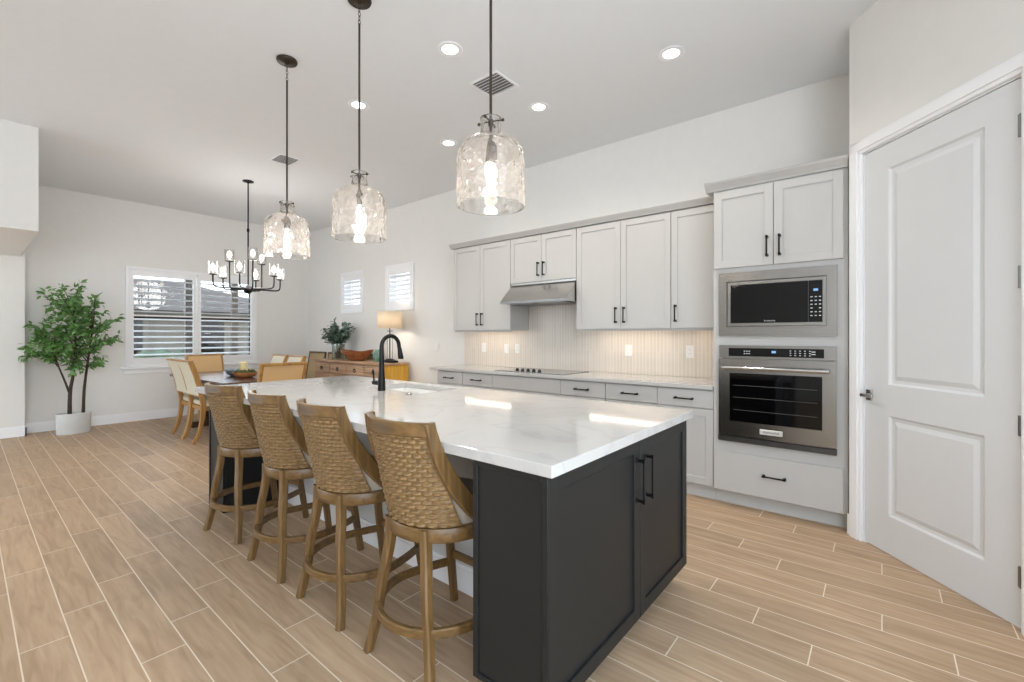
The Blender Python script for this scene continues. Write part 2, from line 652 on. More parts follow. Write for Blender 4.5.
def bez(p0, p1, p2, p3, n=12):
    p0, p1, p2, p3 = map(Vector, (p0, p1, p2, p3))
    return [(1 - t) ** 3 * p0 + 3 * (1 - t) ** 2 * t * p1 + 3 * (1 - t) * t * t * p2 + t ** 3 * p3 for t in [i / n for i in range(n + 1)]]


def spline(pts, n=8):
    pts = [Vector(p) for p in pts]
    out = []
    for i in range(len(pts) - 1):
        a = pts[max(i - 1, 0)]
        b = pts[i]
        c = pts[i + 1]
        d = pts[min(i + 2, len(pts) - 1)]
        for k in range(n):
            t = k / n
            out.append(0.5 * ((2 * b) + (c - a) * t + (2 * a - 5 * b + 4 * c - d) * t * t + (3 * b - a - 3 * c + d) * t ** 3))
    out.append(pts[-1])
    return out


def wall_with_holes(mb, plane, c0, c1, a0, a1, z0, z1, holes):
    """wall slab between c0..c1 on the plane axis; runs a0..a1 along the other axis; holes (a,b,za,zb)."""
    xs = sorted({a0, a1, *[h[0] for h in holes], *[h[1] for h in holes]})
    zs = sorted({z0, z1, *[h[2] for h in holes], *[h[3] for h in holes]})
    for i in range(len(xs) - 1):
        for j in range(len(zs) - 1):
            mx, mz = (xs[i] + xs[i + 1]) / 2, (zs[j] + zs[j + 1]) / 2
            if any(h[0] < mx < h[1] and h[2] < mz < h[3] for h in holes):
                continue
            if plane == 'y':
                mb.box(xs[i], xs[i + 1], c0, c1, zs[j], zs[j + 1])
            else:
                mb.box(c0, c1, xs[i], xs[i + 1], zs[j], zs[j + 1])


# ================================================================ SETTING
H = 3.353            # ceiling height
WY = 4.38            # kitchen wall plane
FX = -8.85           # far (dining) wall plane
RX = 1.15            # right wall plane
BY = -3.4            # open side of the great room, behind the camera

struct(MB().box(FX - 0.2, RX + 0.2, BY, WY + 0.2, -0.12, 0.0).build('floor', FLOOR))
struct(MB().box(FX - 0.2, RX + 0.2, BY, WY + 0.2, H, H + 0.12).build('ceiling', CEIL))

WIN = (1.60, 3.38, 0.86, 2.33)                       # far window opening (y0,y1,z0,z1)
SW1 = (-6.19, -5.57, 1.755, 2.385)                   # small windows in the kitchen wall (x0,x1,z0,z1)
SW2 = (-7.55, -6.93, 1.755, 2.385)
mb = MB()
wall_with_holes(mb, 'x', FX - 0.2, FX, BY, WY + 0.2, 0, H, [WIN])
struct(mb.build('wall_far', WALL))
mb = MB()
wall_with_holes(mb, 'y', WY, WY + 0.2, FX, RX + 0.2, 0, H, [SW1, SW2])
struct(mb.build('wall_kitchen', WALL))
# pier and dropped soffit at the left of the dining area
struct(MB().box(FX, -8.65, BY, 0.52, 0, H).build('wall_left', WALL))
struct(MB().box(-8.65, -6.42, BY, 0.478, 2.335, H).build('wall_soffit', WALL))
# pantry wall, set on the diagonal
DP = Vector((-0.084, 3.621))                         # door leaf corner on the floor
DD = Vector((0.6509, -0.7592))                       # along the door
DN = Vector((0.7592, 0.6509))                        # into the pantry
PM = Matrix(((DD.x, DN.x, 0, DP.x), (DD.y, DN.y, 0, DP.y), (0, 0, 1, 0), (0, 0, 0, 1)))
DW, DH = 0.862, 2.452
mb = MB(PM)
mb.box(-0.125, -0.012, 0, 0.11, 0, H)
mb.box(DW + 0.012, 1.9, 0, 0.11, 0, H)
mb.box(-0.012, DW + 0.012, 0, 0.11, DH + 0.012, H)
struct(mb.build('wall_pantry', WALL))
struct(MB().box(-0.165, -0.06, 3.72, WY, 0, H).build('wall_pantry_return', WALL))
struct(MB().box(RX, RX + 0.2, 1.6, 2.24, 0, H).build('wall_right', WALL))
struct(MB().box(-5.6, RX + 0.2, BY - 0.2, BY, 0, H).build('wall_rear_blocker', WALL))  # unseen wall, added to darken oven glass reflections and limit rear daylight

# baseboards
def base_profile(mb, x0, x1, y0, y1, h=0.135):
    mb.box(x0, x1, y0, y1, 0, h - 0.02)
    if abs(x1 - x0) < abs(y1 - y0):
        mb.box(x0, x0 + (x1 - x0) * 0.7, y0, y1, h - 0.02, h)
    else:
        mb.box(x0, x1, y0 + (y1 - y0) * 0.3, y1, h - 0.02, h)


mb = MB()
base_profile(mb, FX, FX + 0.016, 0.52, WY)
struct(mb.build('baseboard_far', TRIM))
mb = MB()
base_profile(mb, -8.65, -8.634, BY, 0.536)
mb.box(FX, -8.634, 0.52, 0.536, 0, 0.135)
struct(mb.build('baseboard_left', TRIM))
mb = MB()
base_profile(mb, FX + 0.016, -4.29, WY - 0.016, WY)
struct(mb.build('baseboard_kitchen', TRIM))

# pantry door casing
mb = MB(PM)
for a, b in ((-0.108, -0.012), (DW + 0.012, DW + 0.108)):
    mb.box(a, b, -0.018, 0.0, 0, DH + 0.10, 0.003)
    mb.box(a + 0.012, b - 0.02, -0.026, -0.016, 0, DH + 0.088, 0.003)
mb.box(-0.108, DW + 0.108, -0.018, 0.0, DH + 0.012, DH + 0.10, 0.003)
mb.box(-0.096, DW + 0.096, -0.026, -0.016, DH + 0.032, DH + 0.088, 0.003)
mb.box(-0.012, -0.004, 0.0, 0.11, 0, DH + 0.012)
mb.box(DW + 0.004, DW + 0.012, 0.0, 0.11, 0, DH + 0.012)
mb.box(-0.012, DW + 0.012, 0.0, 0.11, DH + 0.004, DH + 0.012)
struct(mb.build('trim_1', TRIM))
mb = MB(PM)
mb.box(-0.1295, -0.106, -0.014, 0.0, 0, 0.135, 0.002)
struct(mb.build('baseboard_pantry', TRIM))

# pantry door: two raised panels
door = bpy.data.objects.new('door_1', None)
COL.objects.link(door)
door['kind'] = 'structure'


def panel_door(mb, W, Hh, t, panels, y0):
    """slab with moulded recesses: front face at y0, panels list (x0,x1,z0,z1)."""
    xs = sorted({0, W, *[p[0] for p in panels], *[p[1] for p in panels]})
    zs = sorted({0.012, Hh, *[p[2] for p in panels], *[p[3] for p in panels]})
    for i in range(len(xs) - 1):
        for j in range(len(zs) - 1):
            cx, cz = (xs[i] + xs[i + 1]) / 2, (zs[j] + zs[j + 1]) / 2
            if not any(p[0] < cx < p[1] and p[2] < cz < p[3] for p in panels):
                mb.box(xs[i], xs[i + 1], y0, y0 + t, zs[j], zs[j + 1])
    for p in panels:
        steps = [(0, 0), (0.012, 0.010), (0.030, 0.011), (0.055, 0.003)]
        rings = []
        for ins, dep in steps:
            rings.append([(p[0] + ins, y0 + dep, p[2] + ins), (p[1] - ins, y0 + dep, p[2] + ins), (p[1] - ins, y0 + dep, p[3] - ins), (p[0] + ins, y0 + dep, p[3] - ins)])
        vr = mb.ring_strip(rings, True, False)
        mb.face(vr[-1])


mb = MB(PM)
panel_door(mb, DW, DH, 0.035, [(0.172, 0.706, 0.236, 0.832), (0.172, 0.706, 1.016, 2.306)], 0.004)
mb.build('door_leaf', DOORW, door)
mb = MB(PM)
mb.box(0.018, 0.058, -0.008, 0.005, 0.905, 0.975, 0.003)
mb.tube([(0.038, -0.005, 0.94), (0.038, -0.05, 0.94)], 0.009, 10)
mb.box(0.030, 0.125, -0.060, -0.045, 0.930, 0.950, 0.004)
mb.build('door_lever', CHROME, door)
for z0, z1 in ((2.19, 2.29), (1.52, 1.62), (0.865, 0.955), (0.195, 0.285)):
    mb = MB(PM)
    mb.tube([(DW + 0.003, -0.005, z0), (DW + 0.003, -0.005, z1)], 0.007, 8)
    mb.box(DW - 0.012, DW + 0.016, -0.003, 0.004, z0, z1)
    mb.build('hinge', STEELD, door)


# ---------------------------------------------------------------- windows with shutters
def shutter_window(idx, axis, opening, wallc, sill, n_louv, tilt, frame_w, stile, panels, depth_dir, div=None, lw=0.078):
    """axis 'x' : wall plane x=wallc, inside towards +x ; 'y': wall plane y=wallc, inside towards -y."""
    w = bpy.data.objects.new('window_%d' % idx, None)
    COL.objects.link(w)
    w['kind'] = 'structure'
    a0, a1, z0, z1 = opening
    if axis == 'x':
        M = Matrix(((0, 1, 0, wallc), (1, 0, 0, 0), (0, 0, 1, 0), (0, 0, 0, 1)))     # local x -> world y, local y -> world +x
    else:
        M = Matrix(((1, 0, 0, 0), (0, -1, 0, wallc), (0, 0, 1, 0), (0, 0, 0, 1)))    # local y -> world -y
    f = frame_w
    mb = MB(M)
    mb.box(a0 - f, a0 + 0.012, 0, 0.022, z0 - f, z1 + f, 0.003)
    mb.box(a1 - 0.012, a1 + f, 0, 0.022, z0 - f, z1 + f, 0.003)
    mb.box(a0, a1, 0, 0.022, z1 - 0.012, z1 + f, 0.003)
    mb.box(a0, a1, 0, 0.022, z0 - f, z0 + 0.012, 0.003)
    for s in (a0, a1):
        mb.box(s - 0.002, s + 0.002, -0.2, 0.0, z0, z1)
    mb.box(a0, a1, -0.2, 0.0, z0 - 0.002, z0 + 0.002)
    mb.box(a0, a1, -0.2, 0.0, z1 - 0.002, z1 + 0.002)
    mb.build('window_frame', TRIM, w)
    if sill:
        mb = MB(M)
        mb.box(a0 - f - 0.05, a1 + f + 0.05, 0, 0.055, z0 - f - 0.03, z0 - f, 0.004)
        mb.box(a0 - f - 0.02, a1 + f + 0.02, 0, 0.018, z0 - f - 0.10, z0 - f - 0.03, 0.002)
        mb.build('window_sill', TRIM, w)
    MB(M).box(a0, a1, -0.155, -0.149, z0, z1).build('glass_pane', PANE, w)
    mb = MB(M)
    for q in [a0 + 0.02, a1 - 0.02] + ([(a0 + a1) / 2] if len(panels) > 1 else []):
        mb.box(q - 0.02, q + 0.02, -0.17, -0.13, z0, z1)
    for q in (z0 + 0.02, z1 - 0.02, (z0 + z1) / 2):
        mb.box(a0, a1, -0.165, -0.135, q - 0.02, q + 0.02)
    mb.build('window_sash', BRONZE if axis == 'x' else TRIM, w)
    for (p0, p1) in panels:
        mb = MB(M)
        zt, zb = z1 - 0.012, z0 + 0.012
        mb.box(p0, p0 + stile, -0.018, 0.012, zb, zt, 0.002)
        mb.box(p1 - stile, p1, -0.018, 0.012, zb, zt, 0.002)
        mb.box(p0 + stile, p1 - stile, -0.018, 0.012, zt - 0.09, zt, 0.002)
        mb.box(p0 + stile, p1 - stile, -0.018, 0.012, zb, zb + 0.09, 0.002)
        ranges = [(zb + 0.09, zt - 0.09)]
        if div:
            ranges = [(zb + 0.09, div - 0.012), (div + 0.012, zt - 0.09)]
            mb.box(p0 + stile, p1 - stile, -0.015, 0.010, div - 0.012, div + 0.012, 0.002)
        sh = mb.build('shutter_panel', TRIM, w)
        tot = sum(b - a for a, b in ranges)
        for ra, rb in ranges:
            n = max(1, round(n_louv * (rb - ra) / tot))
            for k in range(n):
                zc = ra + (k + 0.5) * (rb - ra) / n
                l = MB(M)
                tl_ = tilt if not div else (math.radians(10) if zc > div else math.radians(-16))
                cs, sn = math.cos(tl_), math.sin(tl_)
                prof = []
                for q in range(12):
                    an = q / 12 * 2 * PI
                    ey, ez = math.cos(an) * lw / 2, math.sin(an) * 0.0065
                    prof.append((-0.003 + ey * cs - ez * sn, zc + ey * sn + ez * cs))
                l.prism(prof, 'x', p0 + stile + 0.002, p1 - stile - 0.002)
                l.build('louver', TRIM, sh, True, auto=40)
    return w


shutter_window(1, 'x', WIN, FX, True, 13, math.radians(-17), 0.035, 0.052, [(1.612, 2.486), (2.494, 3.368)], 1, div=1.62)
shutter_window(2, 'y', SW1, WY, False, 6, math.radians(-42), 0.05, 0.045, [(-6.178, -5.582)], -1, lw=0.085)
shutter_window(3, 'y', SW2, WY, False, 6, math.radians(-42), 0.05, 0.045, [(-7.538, -6.942)], -1, lw=0.085)

# ---------------------------------------------------------------- outdoors behind the windows
GRASS = pmat('lawn', (98, 97, 86), 0.95, var=0.25, scale=6)
ROOFT = pmat('roof_tile', (66, 55, 48), 0.9, var=0.15, scale=20, stretch=(1, 1, 8))
STUC = pmat('stucco', (108, 100, 90), 0.9, var=0.04)
HEDGE = pmat('hedge_leaf', (50, 62, 36), 0.8, var=0.5, scale=7, bump=1.0, bscale=20)
struct(MB().box(-70, FX - 0.2, -30, 40, -0.16, -0.12).build('ground', GRASS))
house = thing('neighbor_house', 'tan stucco house with brown hip roof beyond the dining window shutters', 'house', (-21, 6.5, -0.12))
MB().box(-25, -19, 1.0, 9.0, -0.12, 2.2).build('house_wall', STUC, house, o=(-21, 6.5, -0.12))
mb = MB()
e0 = [mb.v(p) for p in ((-25.6, 0.4, 2.15), (-18.4, 0.4, 2.15), (-18.4, 9.6, 2.15), (-25.6, 9.6, 2.15))]
e1 = [mb.v(p) for p in ((-22.0, 3.0, 3.5), (-22.0, 5.6, 3.5))]
mb.face(e0)
mb.face((e0[0], e0[1], e1[0]))
mb.face((e0[1], e0[2], e1[1], e1[0]))
mb.face((e0[2], e0[3], e1[1]))
mb.face((e0[3], e0[0], e1[0], e1[1]))
mb.build('house_roof', ROOFT, house, o=(-21, 6.5, -0.12))
for yy in (2.6, 5.0, 7.4):
    MB().box(-19.02, -18.96, yy, yy + 1.2, 0.6, 1.9).build('house_window', BGLASS, house, o=(-21, 6.5, -0.12))
rnd = random.Random(5)


def bush(x, y, r, h, label):
    mb = MB()
    bmesh.ops.create_icosphere(mb.bm, subdivisions=4, radius=1.0)
    for vv in mb.bm.verts:
        n = noise.noise(vv.co * 2.3 + Vector((x, y, 0))) * 0.32 + noise.noise(vv.co * 7 + Vector((y, x, 3))) * 0.16
        vv.co = Vector((vv.co.x * r * (1 + n), vv.co.y * r * (1 + n), max(0, (vv.co.z * 0.5 + 0.5)) * h * (1 + n * 0.6)))
    o = mb.build('garden_bush', HEDGE, None, True)
    o.location = (x, y, -0.13)
    tag(o, label, 'bush', 'bushes beyond the dining window')


bush(-15.5, 3.5, 0.8, 1.0, 'low green bush behind the left shutter panel')
bush(-15.0, 6.6, 0.8, 1.1, 'low green bush behind the right shutter panel')
for y_, l_ in ((3.78, 'dark patio post behind middle of right shutter panel'), (4.62, 'dark patio post behind right end of right shutter panel'), (2.92, 'dark patio post behind right end of left shutter panel')):
    tag(MB().box(-11.2, -11.08, y_, y_ + 0.12, -0.12, 3.0, 0.004).build('patio_post', BRONZE, o=(-11.14, y_ + 0.06, -0.12)), l_, 'post', 'patio posts beyond the dining window')


# ================================================================ CABINETS
def bar_pull(mb, c, length, axis, out, r=0.0055, stand=0.032):
    """footed bar pull centred at c; axis 'x'/'y'/'z' bar direction; out = outward vector."""
    c = Vector(c)
    ax = Vector({'x': (1, 0, 0), 'y': (0, 1, 0), 'z': (0, 0, 1)}[axis])
    out = Vector(out)
    side = ax.cross(out)
    mb.obox(c + out * stand, ax, out, side, length, 0.009, 0.011, 0.002)
    for s in (-1, 1):
        p = c + ax * (length / 2 - 0.009) * s
        mb.obox(p + out * (stand / 2), ax, out, side, 0.012, stand, 0.012, 0.002)
        mb.obox(p + out * 0.004, ax, out, side, 0.018, 0.008, 0.018, 0.002)
        mb.obox(p + out * (stand), ax, out, side, 0.02, 0.013, 0.015, 0.002)


def shaker(mb, a0, a1, z0, z1, front, t=0.020, w=0.058, rec=0.008):
    """shaker front facing -y at y=front (local), rails + recessed panel in one mesh."""
    b = 0.0015
    mb.box(a0, a0 + w, front, front + t, z0, z1, b)
    mb.box(a1 - w, a1, front, front + t, z0, z1, b)
    mb.box(a0 + w - 0.001, a1 - w + 0.001, front, front + t, z1 - w, z1, b)
    mb.box(a0 + w - 0.001, a1 - w + 0.001, front, front + t, z0, z0 + w, b)
    mb.box(a0 + w - 0.002, a1 - w + 0.002, front + rec, front + t, z0 + w - 0.002, z1 - w + 0.002)


def slabfront(mb, a0, a1, z0, z1, front, t=0.020):
    mb.box(a0, a1, front, front + t, z0, z1, 0.003)


def pull_on(parent, M, c, axis, o, length=0.14):
    mb = MB(M)
    bar_pull(mb, c, length, axis, (0, -1, 0))
    return mb.build('pull_handle', BLACK, parent, o=o)


I4 = Matrix.Identity(4)
CBX = [-4.271, -3.829, -3.354, -2.449, -1.963, -1.475, -1.022]
CF = 3.742           # base front plane
labels = ['pale grey base cabinet at the left end of the back counter',
          'pale grey base cabinet second from left on the back counter',
          'pale grey base cabinet with plain front panel under the cooktop',
          'pale grey base cabinet just right of the cooktop',
          'pale grey base cabinet second from the oven tower',
          'pale grey base cabinet with door, next to the oven tower']
for i in range(6):
    x0, x1 = CBX[i], CBX[i + 1]
    o = ((x0 + x1) / 2, CF + 0.3, 0)
    t = thing('base_cabinet', labels[i], 'cabinet', o, 0, 'base cabinets along the back wall')
    MB().box(x0 + 0.0005, x1 - 0.0005, CF + 0.0205, WY - 0.001, 0.115, 0.882).build('cabinet_body', CAB, t, o=o)
    MB().box(x0 + 0.0005, x1 - 0.0005, CF + 0.075, CF + 0.095, 0.0, 0.114).build('toe_kick', KICK, t, o=o)
    g = 0.0025
    mb = MB()
    slabfront(mb, x0 + g, x1 - g, 0.730, 0.872, CF)
    d = mb.build('false_front' if i == 2 else 'drawer', CAB, t, o=o)
    if i != 2:
        pull_on(d, I4, ((x0 + x1) / 2, CF, 0.80), 'x', o, 0.15)
    if i in (2, 4):
        halves = [(x0, (x0 + x1) / 2), ((x0 + x1) / 2, x1)]
    else:
        halves = [(x0, x1)]
    for k, (a, b) in enumerate(halves):
        mb = MB()
        shaker(mb, a + g, b - g, 0.122, 0.722, CF)
        d = mb.build('cabinet_door', CAB, t, o=o)
        hx = b - 0.04 if (k == 0 and i != 5) else a + 0.04
        pull_on(d, I4, (hx, CF, 0.61), 'z', o)

# back counter with backsplash
ct = MB().box(-4.385, -1.022, 3.718, WY - 0.001, 0.8835, 0.915, 0.002).build('back_countertop', QUARTZ, o=(-2.7, 4.05, 0.9))
tag(ct, 'long white quartz countertop against the tiled back wall', 'countertop')
mb = MB()
mb.box(-4.42, -1.021, WY - 0.012, WY - 0.0005, 0.916, 1.372)
mb.box(-3.318, -2.442, WY - 0.012, WY - 0.0005, 1.372, 1.90)
bs_ = mb.build('backsplash', SPLASH)
tag(bs_, 'beige vertical stick tile backsplash behind the cooktop and counter', 'backsplash')
bs_['kind'] = 'structure'

# upper cabinets
UF = 4.02
UZ0, UZ1 = 1.372, 2.425


def upper(x0, x1, z0, doors, handles, label, led):
    o = ((x0 + x1) / 2, 4.2, z0)
    t = thing('upper_cabinet', label, 'cabinet', o, 0, 'upper cabinets along the back wall')
    MB().box(x0 + 0.0005, x1 - 0.0005, UF + 0.0205, WY - 0.001, z0, UZ1).build('cabinet_body', CAB, t, o=o)
    for (a, b), hx in zip(doors, handles):
        mb = MB()
        shaker(mb, a + 0.002, b - 0.002, z0 + 0.003, UZ1 - 0.012, UF, w=0.056)
        d = mb.build('cabinet_door', CAB, t, o=o)
        pull_on(d, I4, (hx, UF, z0 + 0.135), 'z', o, 0.15)
    if led:
        MB().box(x0 + 0.08, x1 - 0.12, 4.15, 4.18, z0 - 0.008, z0 - 0.001).build('light_strip', LED, t, o=o)
        MB().box(x0 + 0.002, x1 - 0.002, UF + 0.022, UF + 0.034, z0 - 0.018, z0 - 0.0005).build('light_rail', CAB, t, o=o)


upper(-4.272, -3.322, UZ0, [(-4.272, -3.803), (-3.803, -3.322)], [-3.84, -3.765], 'tall two door upper cabinet left of the range hood', True)
upper(-3.319, -2.441, 1.905, [(-3.319, -2.880), (-2.880, -2.441)], [-2.918, -2.845], 'short two door upper cabinet above the range hood', False)
upper(-2.438, -1.460, UZ0, [(-2.438, -1.947), (-1.947, -1.460)], [-1.99, -1.905], 'tall two door upper cabinet right of the range hood', True)
upper(-1.458, -1.025, UZ0, [(-1.458, -1.025)], [-1.415], 'tall single door upper cabinet against the oven tower', True)

# crown over the uppers
mb = MB()
prof = [(UF + 0.02, UZ1 + 0.0005), (UF - 0.012, UZ1 + 0.0005), (UF - 0.018, UZ1 + 0.012), (UF - 0.038, UZ1 + 0.040), (UF - 0.044, UZ1 + 0.052), (WY - 0.001, UZ1 + 0.052), (WY - 0.001, UZ1 + 0.0005)]
mb.prism(prof, 'x', -4.315, -1.0765)
cr = mb.build('crown_molding', CAB, o=(-2.7, 4.2, UZ1))
tag(cr, 'pale grey crown molding along the top of the upper cabinets', 'molding')

# oven tower
TX0, TX1, TF = -1.020, -0.172, 3.738
o = (-0.6, 4.05, 0)
tw = thing('oven_tower_cabinet', 'tall pale grey oven tower cabinet beside the pantry door', 'cabinet', o)
mb = MB()
holes = [(-0.965, -0.240, 1.315, 1.78), (-0.962, -0.244, 0.52, 1.23)]
wall_with_holes(mb, 'y', TF + 0.0, TF + 0.02, TX0, TX1, 0.115, 2.43, holes)
mb.box(TX0, TX0 + 0.018, TF + 0.02, WY - 0.001, 0.115, 2.43)
mb.box(TX1 - 0.018, TX1, TF + 0.02, WY - 0.001, 0.115, 2.43)
mb.box(TX0 + 0.018, TX1 - 0.018, TF + 0.02, WY - 0.001, 2.41, 2.43)
mb.box(TX0 + 0.018, TX1 - 0.018, WY - 0.012, WY - 0.001, 0.115, 2.41)
mb.box(TX0 + 0.018, TX1 - 0.018, TF + 0.02, WY - 0.012, 1.255, 1.275)
mb.box(TX0 + 0.018, TX1 - 0.018, TF + 0.02, WY - 0.012, 0.45, 0.47)
mb.box(TX0 + 0.018, TX1 - 0.018, TF + 0.02, WY - 0.012, 1.805, 1.825)
mb.box(TX0 + 0.018, TX1 - 0.018, TF + 0.02, WY - 0.012, 0.115, 0.13)
mb.build('cabinet_body', CAB, tw, o=o)
MB().box(TX0, TX1, TF + 0.078, TF + 0.098, 0, 0.1145).build('toe_kick', KICK, tw, o=o)
for (a, b), hx in zip([(-1.012, -0.608), (-0.604, -0.198)], [-0.645, -0.566]):
    mb = MB()
    shaker(mb, a, b, 1.826, 2.417, TF - 0.0205, w=0.058)
    d = mb.build('cabinet_door', CAB, tw, o=o)
    pull_on(d, I4, (hx, TF - 0.0205, 1.96), 'z', o, 0.15)
mb = MB()
slabfront(mb, -1.014, -0.198, 0.120, 0.420, TF - 0.0205)
d = mb.build('drawer', CAB, tw, o=o)
pull_on(d, I4, (-0.6, TF - 0.0205, 0.285), 'x', o, 0.15)
mb = MB()
z = 2.4305
prof = [(TF + 0.02, z), (TF - 0.014, z), (TF - 0.020, z + 0.014), (TF - 0.052, z + 0.050), (TF - 0.060, z + 0.066), (WY - 0.001, z + 0.066), (WY - 0.001, z)]
mb.prism(prof, 'x', -1.075, -0.172)
mb.build('crown_molding', CAB, tw, o=o)

# microwave with trim kit
o = (-0.603, TF - 0.02, 1.31)
mw = thing('microwave', 'built in stainless steel microwave above the wall oven', 'microwave', o)
mb = MB()
y0 = TF - 0.022
mb.box(-0.975, -0.920, y0, TF - 0.0005, 1.307, 1.787)
mb.box(-0.286, -0.230, y0, TF - 0.0005, 1.307, 1.787)
mb.box(-0.920, -0.286, y0, TF - 0.0005, 1.720, 1.787)
mb.box(-0.920, -0.286, y0, TF - 0.0005, 1.307, 1.375)
mb.build('trim_frame', STEEL, mw, o=o)
MB().box(-0.918, -0.288, TF - 0.004, TF + 0.38, 1.378, 1.717).build('microwave_body', STEELD, mw, o=o)
mb = MB()
y1 = TF - 0.016
mb.box(-0.912, -0.893, y1, TF - 0.005, 1.383, 1.712)
mb.box(-0.312, -0.294, y1, TF - 0.005, 1.383, 1.712)
mb.box(-0.893, -0.312, y1, TF - 0.005, 1.692, 1.712)
mb.box(-0.893, -0.312, y1, TF - 0.005, 1.383, 1.402)
mb.build('door_frame', STEEL, mw, o=o)
MB().box(-0.892, -0.396, TF - 0.012, TF - 0.0045, 1.403, 1.691).build('door_glass', BGLASS, mw, o=o)
cp = MB().box(-0.394, -0.313, TF - 0.012, TF - 0.0045, 1.403, 1.691).build('control_panel', BGLASS, mw, o=o)
mb = MB()
for r_ in range(6):
    for c_ in range(3):
        xx = -0.382 + c_ * 0.0245
        zz = 1.575 - r_ * 0.026
        if r_ in (3,) and c_ == 1:
            continue
        mb.box(xx, xx + 0.012, TF - 0.0128, TF - 0.0119, zz, zz + 0.006)
mb.build('key_marks', MARKS, cp, o=o)
MB().box(-0.365, -0.338, TF - 0.0128, TF - 0.0119, 1.618, 1.634).build('clock_display', DISP, cp, o=o)


def lettering(text, size, loc, parent, mat, o):
    c = bpy.data.curves.new('lettering', 'FONT')
    c.body = text
    c.size = size
    c.align_x = 'CENTER'
    c.align_y = 'CENTER'
    c.extrude = 0.0004
    c.materials.append(mat)
    ob = bpy.data.objects.new('lettering', c)
    COL.objects.link(ob)
    ob.parent = parent
    ob.location = Vector(loc) - Vector(o)
    ob.rotation_euler = (PI / 2, 0, 0)
    me = bpy.data.meshes.new_from_object(ob)
    m2 = bpy.data.objects.new('lettering', me)
    COL.objects.link(m2)
    m2.parent = parent
    m2.location = ob.location
    m2.rotation_euler = (PI / 2, 0, 0)
    bpy.data.objects.remove(ob)
    return m2


lettering('KitchenAid', 0.016, (-0.632, TF - 0.0128, 1.418), mw, MARKS, o)

# wall oven
o = (-0.603, TF - 0.02, 0.51)
ov = thing('wall_oven', 'built in stainless steel wall oven with bar handle under the microwave', 'oven', o)
MB().box(-0.955, -0.251, TF - 0.002, TF + 0.5, 0.53, 1.22).build('oven_body', STEELD, ov, o=o)
mb = MB()
mb.box(-0.972, -0.905, TF - 0.024, TF - 0.0025, 1.142, 1.236)
mb.box(-0.303, -0.234, TF - 0.024, TF - 0.0025, 1.142, 1.236)
mb.box(-0.905, -0.303, TF - 0.024, TF - 0.0025, 1.216, 1.236)
mb.box(-0.905, -0.303, TF - 0.024, TF - 0.0025, 1.142, 1.154)
mb.build('control_frame', STEEL, ov, o=o)
cp = MB().box(-0.905, -0.303, TF - 0.022, TF - 0.003, 1.1545, 1.2155).build('control_panel', BGLASS, ov, o=o)
mb = MB()
for r_ in range(3):
    for c_ in range(5):
        xx = -0.505 + c_ * 0.029
        mb.box(xx, xx + 0.010, TF - 0.0228, TF - 0.0219, 1.166 + r_ * 0.016, 1.171 + r_ * 0.016)
mb.build('keypad_marks', MARKS, cp, o=o)
mb = MB()
for c_ in range(3):
    for r_ in range(2):
        mb.box(-0.80 + c_ * 0.016, -0.79 + c_ * 0.016, TF - 0.0228, TF - 0.0219, 1.172 + r_ * 0.018, 1.178 + r_ * 0.018)
mb.build('mode_marks', MARKS, cp, o=o)
mb = MB()
mb.box(-0.375, -0.352, TF - 0.0228, TF - 0.0219, 1.176, 1.182)
mb.box(-0.375, -0.352, TF - 0.0228, TF - 0.0219, 1.193, 1.199)
mb.build('start_marks', MARKS, cp, o=o)
MB().box(-0.617, -0.590, TF - 0.0228, TF - 0.0219, 1.182, 1.198).build('clock_display', DISP, cp, o=o)
# door with window
mb = MB()
yd = TF - 0.040
mb.box(-0.972, -0.895, yd, TF - 0.003, 0.552, 1.134)
mb.box(-0.312, -0.234, yd, TF - 0.003, 0.552, 1.134)
mb.box(-0.895, -0.312, yd, TF - 0.003, 1.028, 1.134)
mb.box(-0.895, -0.312, yd, TF - 0.003, 0.552, 0.664)
dr = mb.build('oven_door', STEEL, ov, o=o)
MB().box(-0.895, -0.312, TF - 0.034, TF - 0.006, 0.665, 1.027).build('oven_window', BGLASS, dr, o=o)
mb = MB()
for z_ in (0.75, 0.845, 0.935):
    mb.box(-0.87, -0.34, TF - 0.0345, TF - 0.0338, z_, z_ + 0.0013)
mb.build('rack_lines', RECESS, dr, o=o)
mb = MB()
mb.tube([(-0.935, yd - 0.055, 1.068), (-0.271, yd - 0.055, 1.068)], 0.0135, 16)
mb.box(-0.935, -0.905, yd - 0.055, yd + 0.001, 1.056, 1.080, 0.004)
mb.box(-0.301, -0.271, yd - 0.055, yd + 0.001, 1.056, 1.080, 0.004)
mb.build('oven_handle', CHROME, dr, True, o=o, auto=40)
bd = MB().box(-0.690, -0.545, yd - 0.004, yd + 0.001, 0.588, 0.626, 0.002).build('brand_badge', BADGE, dr, o=o)
lettering('KitchenAid', 0.022, (-0.6175, yd - 0.0045, 0.607), dr, INK, o)
MB().box(-0.978, -0.232, TF - 0.036, TF - 0.0025, 0.506, 0.546, 0.003).build('bottom_vent', VENTD, ov, o=o)

